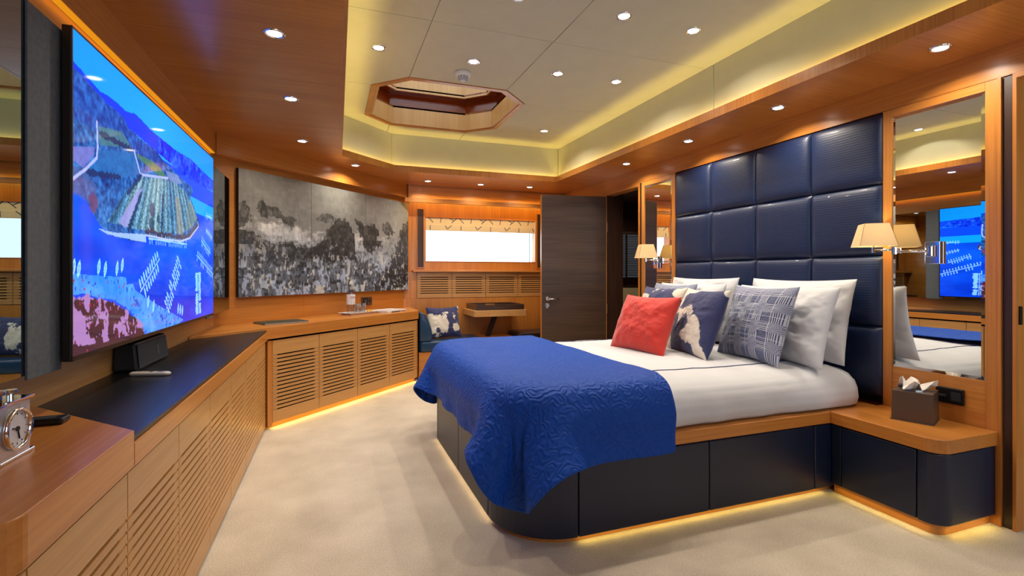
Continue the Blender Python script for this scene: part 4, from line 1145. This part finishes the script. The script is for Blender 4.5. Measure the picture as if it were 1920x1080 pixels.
# ------------------------------------------------------------------ quilted throw, draped by a small position-based cloth solve
def drape(fx0, fx1, fy0, fy1, h=.0195, steps=110, iters=8):
    nx, ny = int((fx1 - fx0) / h) + 1, int((fy1 - fy0) / h) + 1
    X, Y = np.meshgrid(np.linspace(fx0, fx1, nx), np.linspace(fy0, fy1, ny), indexing='ij')
    h_x, h_y = (fx1 - fx0) / (nx - 1), (fy1 - fy0) / (ny - 1)
    P = np.stack([X, Y, np.full_like(X, .675) + .01 * vnoise(X * 3, Y * 3, 5)], -1); V = np.zeros_like(P)
    rest = P.copy(); rest[..., 2] = 0
    bx, by, hx, hy = (.655 + 2.9) / 2, 2.69, (2.9 - .655) / 2, .866
    Rc, r, top = .24, .085, .650
    def collide(P):
        qx, qy = np.abs(P[..., 0] - bx) - (hx - Rc), np.abs(P[..., 1] - by) - (hy - Rc)
        ln = np.hypot(np.maximum(qx, 0), np.maximum(qy, 0)) + 1e-9
        d2 = ln + np.minimum(np.maximum(qx, qy), 0) - Rc
        out = (qx > 0) & (qy > 0)
        gx = np.where(out, qx / ln, np.where(qx > qy, 1., 0.)) * np.sign(P[..., 0] - bx)
        gy = np.where(out, qy / ln, np.where(qx > qy, 0., 1.)) * np.sign(P[..., 1] - by)
        crown = top + .0 * d2
        a, b = d2 + r, P[..., 2] - crown + r
        ap, bp = np.maximum(a, 0), np.maximum(b, 0); l = np.hypot(ap, bp) + 1e-9
        sd = l + np.minimum(np.maximum(a, b), 0) - r
        na = np.where((a > 0) & (b > 0), ap / l, np.where(a > b, 1., 0.)); nb = np.where((a > 0) & (b > 0), bp / l, np.where(a > b, 0., 1.))
        m = sd < 0
        push = np.where(m, -sd, 0)
        P[..., 0] += push * na * gx; P[..., 1] += push * na * gy; P[..., 2] += push * nb
        P[..., 2] = np.maximum(P[..., 2], .01)
        return m
    # the part lying well inside the mattress edge rests on the duvet and does not slide
    qx, qy = np.abs(rest[..., 0] - bx) - (hx - Rc), np.abs(rest[..., 1] - by) - (hy - Rc)
    d2r = np.hypot(np.maximum(qx, 0), np.maximum(qy, 0)) + np.minimum(np.maximum(qx, qy), 0) - Rc
    pin = d2r < -.10
    P[pin, 2] = top + .004 + .010 * np.clip(fbm(rest[..., 0] * 7, rest[..., 1] * 4, 15, 3) - .45, 0, 1)[pin] * 2
    P[~pin, 2] = top + .004
    rest[..., :2] *= 1.0
    fix = P[pin].copy()
    def solve(Q, A_, B_, L_, k):
        d = Q[B_] - Q[A_]; l = np.sqrt((d * d).sum(-1, keepdims=True)) + 1e-9
        c = d * ((l - L_) / l) * (.5 * k)
        Q[A_] += c; Q[B_] -= c
    cons = []
    sl = slice
    for ph in (0, 1):
        n2 = (nx - 1 - ph + 1) // 2
        cons.append(((sl(ph, ph + 2 * n2 - 1, 2), sl(None)), (sl(ph + 1, ph + 2 * n2, 2), sl(None)), h_x, 1))
        n2 = (ny - 1 - ph + 1) // 2
        cons.append(((sl(None), sl(ph, ph + 2 * n2 - 1, 2)), (sl(None), sl(ph + 1, ph + 2 * n2, 2)), h_y, 1))
    dg = math.hypot(h_x, h_y)
    cons += [((sl(None, -1), sl(None, -1)), (sl(1, None), sl(1, None)), dg, .8), ((sl(None, -1), sl(1, None)), (sl(1, None), sl(None, -1)), dg, .8),
             ((sl(None, -4), sl(None)), (sl(4, None), sl(None)), 4 * h_x, .5), ((sl(None), sl(None, -4)), (sl(None), sl(4, None)), 4 * h_y, .5), ((sl(None, -9), sl(None)), (sl(9, None), sl(None)), 9 * h_x, .3), ((sl(None), sl(None, -9)), (sl(None), sl(9, None)), 9 * h_y, .3)]
    dt = .016
    for st in range(steps):
        V[..., 2] -= 9.8 * dt; V *= .98
        Q = P + V * dt
        for it in range(iters):
            for c_ in cons: solve(Q, *c_)
            Q[pin] = fix
            m = collide(Q)
        V = (Q - P) / dt
        V[m] *= .3; V[pin] = 0
        V = np.clip(V, -2.5, 2.5)
        P = Q
    return P, rest
TP, TR = drape(.395, 1.425, 1.555, 3.77)
def round_off(P, Rr, r=.30):
    """resample the solved sheet so that its two foot corners are rounded"""
    nx, ny = P.shape[:2]; x0, x1 = Rr[0, 0, 0], Rr[-1, 0, 0]; y0, y1 = Rr[0, 0, 1], Rr[0, -1, 1]
    k = np.linspace(0, 1, nx + 12); xs = (x1 - x0) * (k * .55 + .45 * k ** 2.2)
    ins = np.where(xs < r, r - np.sqrt(np.maximum(r * r - (r - xs) ** 2, 0)), 0)
    J = np.linspace(0, 1, ny); Yc = (y0 + ins[:, None]) + (y1 - y0 - 2 * ins[:, None]) * J[None]
    Xc = np.repeat((x0 + xs)[:, None], ny, 1)
    fi = np.clip((Xc - x0) / (x1 - x0) * (nx - 1), 0, nx - 1.0001); fj = np.clip((Yc - y0) / (y1 - y0) * (ny - 1), 0, ny - 1.0001)
    i, j = fi.astype(int), fj.astype(int); a, b = (fi - i)[..., None], (fj - j)[..., None]
    Q = P[i, j] * (1 - a) * (1 - b) + P[i + 1, j] * a * (1 - b) + P[i, j + 1] * (1 - a) * b + P[i + 1, j + 1] * a * b
    return Q, np.stack([Xc, Yc, 0 * Xc], -1)
TP, TR = round_off(TP, TR)
tn, tm2 = TP.shape[:2]
me = bpy.data.meshes.new('throw_blanket')
idx = np.arange(tn * tm2).reshape(tn, tm2)
faces = np.stack([idx[:-1, :-1], idx[1:, :-1], idx[1:, 1:], idx[:-1, 1:]], -1).reshape(-1, 4)
org = np.array([1.0, 2.69, .64])
me.from_pydata((TP.reshape(-1, 3) - org).tolist(), [], faces.tolist())
uv = me.uv_layers.new(name='UVMap'); fl_ = faces.reshape(-1); q = TR.reshape(-1, 3)[fl_][:, :2]
uv.data.foreach_set('uv', q.astype(np.float32).ravel())
to = obj('throw_blanket', me, QUILT, smooth=True, loc=tuple(org))
m_ = to.modifiers.new('thick', 'SOLIDIFY'); m_.thickness = .010; m_.offset = 1
m_ = to.modifiers.new('sub', 'SUBSURF'); m_.levels = 1; m_.render_levels = 1
tag(to, 'royal blue quilted throw draped over the foot of the bed', 'throw')

# ------------------------------------------------------------------ pillows and cushions
def pillow_mesh(name, w, h, t, n=40, pinch=.085, seed=0, crease=.012, col=None, sag=0.):
    k = np.linspace(-1, 1, n + 1); k = np.sign(k) * (1 - (1 - np.abs(k)) ** 1.35)
    U, V = np.meshgrid(k, k)
    prof = np.clip((1 - np.abs(U) ** 2.2) * (1 - np.abs(V) ** 2.2), 0, 1) ** .5
    X = w / 2 * U * (1 - pinch * (1 - V ** 2)); Z = h / 2 * V * (1 - pinch * (1 - U ** 2))
    rad = fbm(U * 3 + seed * 7 + 30, V * 3 + 30, 70 + seed, 4) - .5
    ang = np.arctan2(V, U); rr = np.hypot(U, V)
    cr = np.sin(ang * 9 + seed + 5 * (fbm(U * 2 + 9 + seed, V * 2 + 9, 80 + seed, 2) - .5)) * np.clip(rr - .45, 0, 1) * (1 - np.maximum(np.abs(U), np.abs(V)) ** 8)
    bump = (rad * crease * 1.6 + cr * crease * .55)
    Z = Z - sag * (1 - U ** 2) * (V > 0) * V ** 2
    verts, cols, faces = [], [], []
    m = n + 1
    for sgn in (-1, 1):
        Yv = sgn * (prof * t / 2 + bump * prof)
        verts.append(np.stack([X, Yv, Z], -1).reshape(-1, 3))
        i = np.arange(m * m).reshape(m, m) + (0 if sgn < 0 else m * m)
        f = np.stack([i[:-1, :-1], i[:-1, 1:], i[1:, 1:], i[1:, :-1]], -1).reshape(-1, 4)
        faces.append(f if sgn < 0 else f[:, ::-1])
    Vx = np.concatenate(verts); Fx = np.concatenate(faces)
    me = bpy.data.meshes.new(name); me.from_pydata(Vx.tolist(), [], Fx.tolist())
    if col is not None:
        c = col((U + 1) / 2, (V + 1) / 2); c = np.concatenate([c.reshape(-1, 3)] * 2)
        at = me.color_attributes.new('Col', 'FLOAT_COLOR', 'POINT'); cc = np.ones((len(c), 4), np.float32); cc[:, :3] = lin(c); at.data.foreach_set('color', cc.ravel())
    bm = bmesh.new(); bm.from_mesh(me); bmesh.ops.remove_doubles(bm, verts=bm.verts, dist=1e-5); bm.to_mesh(me); bm.free()
    return me

def place_pillow(name, me, mat, bl, br, z, lean, h, label, cat, group):
    """bl, br: floor-plan points of the bottom left / right corners as seen from the foot of the bed; lean: backward tilt"""
    A_, B_ = Vector(bl), Vector(br); d = (B_ - A_); yaw = math.atan2(d.y, d.x)
    o = obj(name, me, mat, smooth=True)
    M = Matrix.Translation(((A_.x + B_.x) / 2, (A_.y + B_.y) / 2, z)) @ Matrix.Rotation(yaw, 4, 'Z') @ Matrix.Rotation(-lean, 4, 'X') @ Matrix.Translation((0, 0, h / 2))
    o.matrix_world = M
    tag(o, label, cat, group)
    return o

def cow(seed):
    def f(U, V):
        n1 = fbm(U * 2.6 + seed * 3.1 + 4, V * 2.6 + seed * 1.7 + 8, 90 + seed, 2); n2 = fbm(U * 18 + 5, V * 18 + 5, 95 + seed, 3)
        m = np.clip((n1 + (n2 - .5) * .10 - (.5 if seed < 9 else .56)) * 60 + .5, 0, 1)[..., None]
        return np.array([40, 46, 92]) * (1 - m) + np.array([214, 206, 192]) * m
    return f
def check(U, V):
    k = 46
    bx_, by_ = np.floor(U * 8.0), np.floor(V * 8.0)
    sx, sy = (np.sin(U * 2 * PI * k) > 0), (np.sin(V * 2 * PI * k) > 0)
    px, py = (bx_ % 2 == 0), (by_ % 2 == 0)
    dark = np.where(px & py, .70, np.where(px & ~py, np.where(sy, .95, .15), np.where(~px & py, np.where(sx, .95, .15), np.where(sx ^ sy, .75, .25))))
    wl = ((np.abs(U * 3.5 - np.round(U * 3.5)) < .012) | (np.abs(V * 3.5 - np.round(V * 3.5)) < .012)); dark = np.where(wl, .1, dark)
    return np.array([206, 210, 220]) * (1 - dark[..., None]) + np.array([52, 58, 96]) * dark[..., None]
COW = vcol('cow_print_linen', .85, bump=.3, bscale=500, sheen=.2)
CHK = vcol('navy_check_weave', .9, bump=.3, bscale=500)
VELVET = plain('coral_velvet', (196, 34, 16), .7, noise=.12, nscale=14, bump=.3, bscale=500, sheen=.3)
zb = .630
g = 'white pillows against the headboard'
wp = [pillow_mesh('pillow', .72, .48 if k % 2 == 0 else .45, .17, n=60, seed=k, crease=.045, pinch=.06) for k in range(4)]
place_pillow('pillow', wp[0], LINEN, (2.625, 2.63), (2.615, 1.91), zb - .008, .20, .48, 'white pillow rearmost at the near side of the bed', 'pillow', g)
place_pillow('pillow', wp[1], LINEN, (2.45, 2.60), (2.41, 1.885), zb - .010, .30, .45, 'white pillow behind the near check cushion', 'pillow', g)
place_pillow('pillow', wp[2], LINEN, (2.63, 3.47), (2.63, 2.76), zb - .005, .20, .48, 'white pillow rearmost at the far side of the bed', 'pillow', g)
place_pillow('pillow', wp[3], LINEN, (2.46, 3.45), (2.46, 2.74), zb - .008, .30, .45, 'white pillow in the second row at the far side of the bed', 'pillow', g)
g = 'navy check cushions'
kc = pillow_mesh('cushion', .50, .45, .16, n=220, seed=5, crease=.016, col=check)
place_pillow('cushion', kc, CHK, (2.285, 2.49), (2.235, 2.005), zb - .004, .33, .45, 'navy check cushion facing out at the near end of the row', 'cushion', g)
place_pillow('cushion', kc, CHK, (2.29, 3.32), (2.27, 2.83), zb - .004, .33, .45, 'navy check cushion mostly hidden behind the cow print cushions', 'cushion', g)
g = 'cow print cushions on the bed'
place_pillow('cushion', pillow_mesh('cushion', .48, .43, .16, n=170, seed=7, crease=.016, col=cow(2)), COW, (2.09, 2.72), (2.005, 2.28), zb - .004, .36, .43, 'navy and cream cow print cushion right of the red one', 'cushion', g)
place_pillow('cushion', pillow_mesh('cushion', .48, .43, .16, n=150, seed=8, crease=.016, col=cow(5)), COW, (2.11, 3.19), (2.10, 2.74), zb - .004, .36, .43, 'cow print cushion peeking out behind the left of the red cushion', 'cushion', g)
place_pillow('cushion', pillow_mesh('cushion', .47, .39, .19, n=80, seed=9, crease=.022, pinch=.09), VELVET, (1.775, 2.925), (1.855, 2.462), zb - .006, .42, .39, 'coral red velvet cushion at the front of the pillows', 'cushion', None)
o = place_pillow('cushion', pillow_mesh('cushion', .40, .36, .13, n=150, seed=11, col=cow(9)), COW, (1.03, 5.42), (1.41, 5.50), .408, .30, .36, 'cow print cushion on the blue bench', 'cushion', None)

# ------------------------------------------------------------------ bedside lamps, tissue box, socket
SHADE, nt, b_ = newmat('ivory_lampshade')
b_.inputs['Base Color'].default_value = L3((250, 238, 210)); b_.inputs['Roughness'].default_value = .9
b_.inputs['Transmission Weight'].default_value = 0
tl = nt.nodes.new('ShaderNodeBsdfTranslucent'); tl.inputs[0].default_value = L3((255, 236, 190))
mx = nt.nodes.new('ShaderNodeMixShader'); mx.inputs[0].default_value = .55
out = [n_ for n_ in nt.nodes if n_.type == 'OUTPUT_MATERIAL'][0]
nt.links.new(b_.outputs[0], mx.inputs[1]); nt.links.new(tl.outputs[0], mx.inputs[2]); nt.links.new(mx.outputs[0], out.inputs[0])
def sconce(label, plate, elbow, lamp, rot):
    t = thing('wall_lamp', label, 'lamp', (plate[0], plate[1], 1.17), 0, 'swing-arm wall lamps on the mirrors')
    q = lambda p, z: (p[0] - plate[0], p[1] - plate[1], z)
    bp_ = obj('backplate', B(-.022, 0, -.032, .032, 0, .11), CHROME, t, bevel=.002)
    obj('pivot', lathe([(.012, .04), (.012, .085)], 16, M=Matrix.Translation((-.036, 0, 0))), CHROME, t)
    obj('pivot_block', B(-.04, -.022, -.012, .012, .035, .09), CHROME, t, bevel=.001)
    obj('arm', tube([(-.036, 0, .063), q(elbow, .063)], .006, 8), CHROME, t, smooth=True)
    ex = q(elbow, 0)
    obj('elbow', lathe([(.011, .05), (.011, .085)], 16, M=Matrix.Translation((ex[0], ex[1], 0))), CHROME, t)
    obj('arm', tube([q(elbow, .074), q(lamp, .074)], .006, 8), CHROME, t, smooth=True)
    lx = q(lamp, 0)
    obj('lamp_stem', lathe([(.011, .062), (.011, .09), (.005, .094), (.005, .17)], 14, M=Matrix.Translation((lx[0], lx[1], 0))), CHROME, t)
    bm = bmesh.new(); b0, b1 = .083, .055
    Mr = Matrix.Translation((lx[0], lx[1], 0)) @ Matrix.Rotation(rot, 4, 'Z')
    lo = [bm.verts.new(Mr @ Vector((sx * b0, sy * b0, .096))) for sx, sy in ((-1, -1), (1, -1), (1, 1), (-1, 1))]
    hi = [bm.verts.new(Mr @ Vector((sx * b1, sy * b1, .214))) for sx, sy in ((-1, -1), (1, -1), (1, 1), (-1, 1))]
    for i in range(4): bm.faces.new((lo[i], lo[(i + 1) % 4], hi[(i + 1) % 4], hi[i]))
    sh = obj('shade', bm, SHADE, t); m = sh.modifiers.new('thick', 'SOLIDIFY'); m.thickness = .0015
    bm = bmesh.new()
    for i in range(4):
        tube([lo_ for lo_ in (Mr @ Vector((((-1, 1, 1, -1)[i]) * b0, ((-1, -1, 1, 1)[i]) * b0, .096)), Mr @ Vector((((-1, 1, 1, -1)[i]) * b1, ((-1, -1, 1, 1)[i]) * b1, .214)))], .0012, 5, bm)
    obj('shade_seam', bm, plain('shade_trim', (170, 130, 80), .8), t)
    obj('bulb', lathe([(.006, .155), (.016, .168), (.017, .18), (.010, .192)], 14, M=Matrix.Translation((lx[0], lx[1], 0))), emis('warm_bulb', (1, .7, .35), 6), t, smooth=True)
    d = bpy.data.lights.new('wall_lamp_bulb', 'POINT'); d.energy = 6; d.color = (1, .78, .42); d.shadow_soft_size = .02
    lo_ = bpy.data.objects.new('wall_lamp_bulb', d); C.objects.link(lo_); lo_.location = (lamp[0], lamp[1], 1.17 + .165)
    lo_.parent = t; lo_.matrix_parent_inverse = t.matrix_world.inverted()
sconce('chrome swing-arm lamp with ivory shade on the near mirror', (2.799, 1.587), (2.665, 1.69), (2.70, 1.815), -YAW - .35)
sconce('chrome swing-arm lamp with ivory shade on the far mirror', (2.799, 3.795), (2.72, 3.66), (2.66, 3.775), -YAW)

tx = thing('tissue_box', 'bronze tissue box with white tissue on the nightstand', 'tissue box', (2.664, 1.595, .4183), math.radians(-68))
BRZ = plain('bronze_leather', (92, 76, 66), .4, metal=.3, coat=.1)
h = .079
obj('base_plate', B(-h - .004, h + .004, -h - .004, h + .004, 0, .005), BRZ, tx, bevel=.001)
obj('body', frustum(-h, h, -h, h, .005, -h + .002, h - .002, -h + .002, h - .002, .142), BRZ, tx, bevel=.002)
obj('opening_ring', lathe([(.034, .142), (.040, .142), (.040, .147), (.034, .147)], 28, cap=False), CHROME, tx, smooth=False)
bm = bmesh.new(); rnd = random.Random(3); cv_ = bm.verts.new((0, 0, .147)); N_ = 26; r1, r2 = [], []
for k in range(N_):
    a = 2 * PI * k / N_; w_ = 1 + .35 * math.sin(3 * a + .5) + .2 * (rnd.random() - .5)
    r1.append(bm.verts.new((.026 * math.cos(a), .026 * math.sin(a), .162 + .012 * math.sin(5 * a))))
    r2.append(bm.verts.new((.066 * w_ * math.cos(a), .058 * w_ * math.sin(a), .170 + .028 * math.sin(4 * a + 1) + .02 * (rnd.random() - .5))))
for k in range(N_):
    j = (k + 1) % N_
    bm.faces.new((cv_, r1[k], r1[j])); bm.faces.new((r1[k], r2[k], r2[j], r1[j]))
ts = obj('tissue', bm, plain('tissue_paper', (240, 234, 226), .9), tx)
m = ts.modifiers.new('thick', 'SOLIDIFY'); m.thickness = .001
so = thing('wall_socket', 'black double socket behind the tissue box', 'socket', (2.802, 1.535, .50))
obj('plate', B(-.012, 0, -.07, .045, 0, .075), BLACK_P, so, bevel=.003)
obj('socket_well', B(-.0135, -.0121, -.06, -.02, .016, .058), plain('socket_grey', (40, 42, 44), .4), so)
obj('usb_slot', B(-.0135, -.0121, .0, .03, .03, .042), plain('socket_grey2', (50, 52, 56), .4), so)
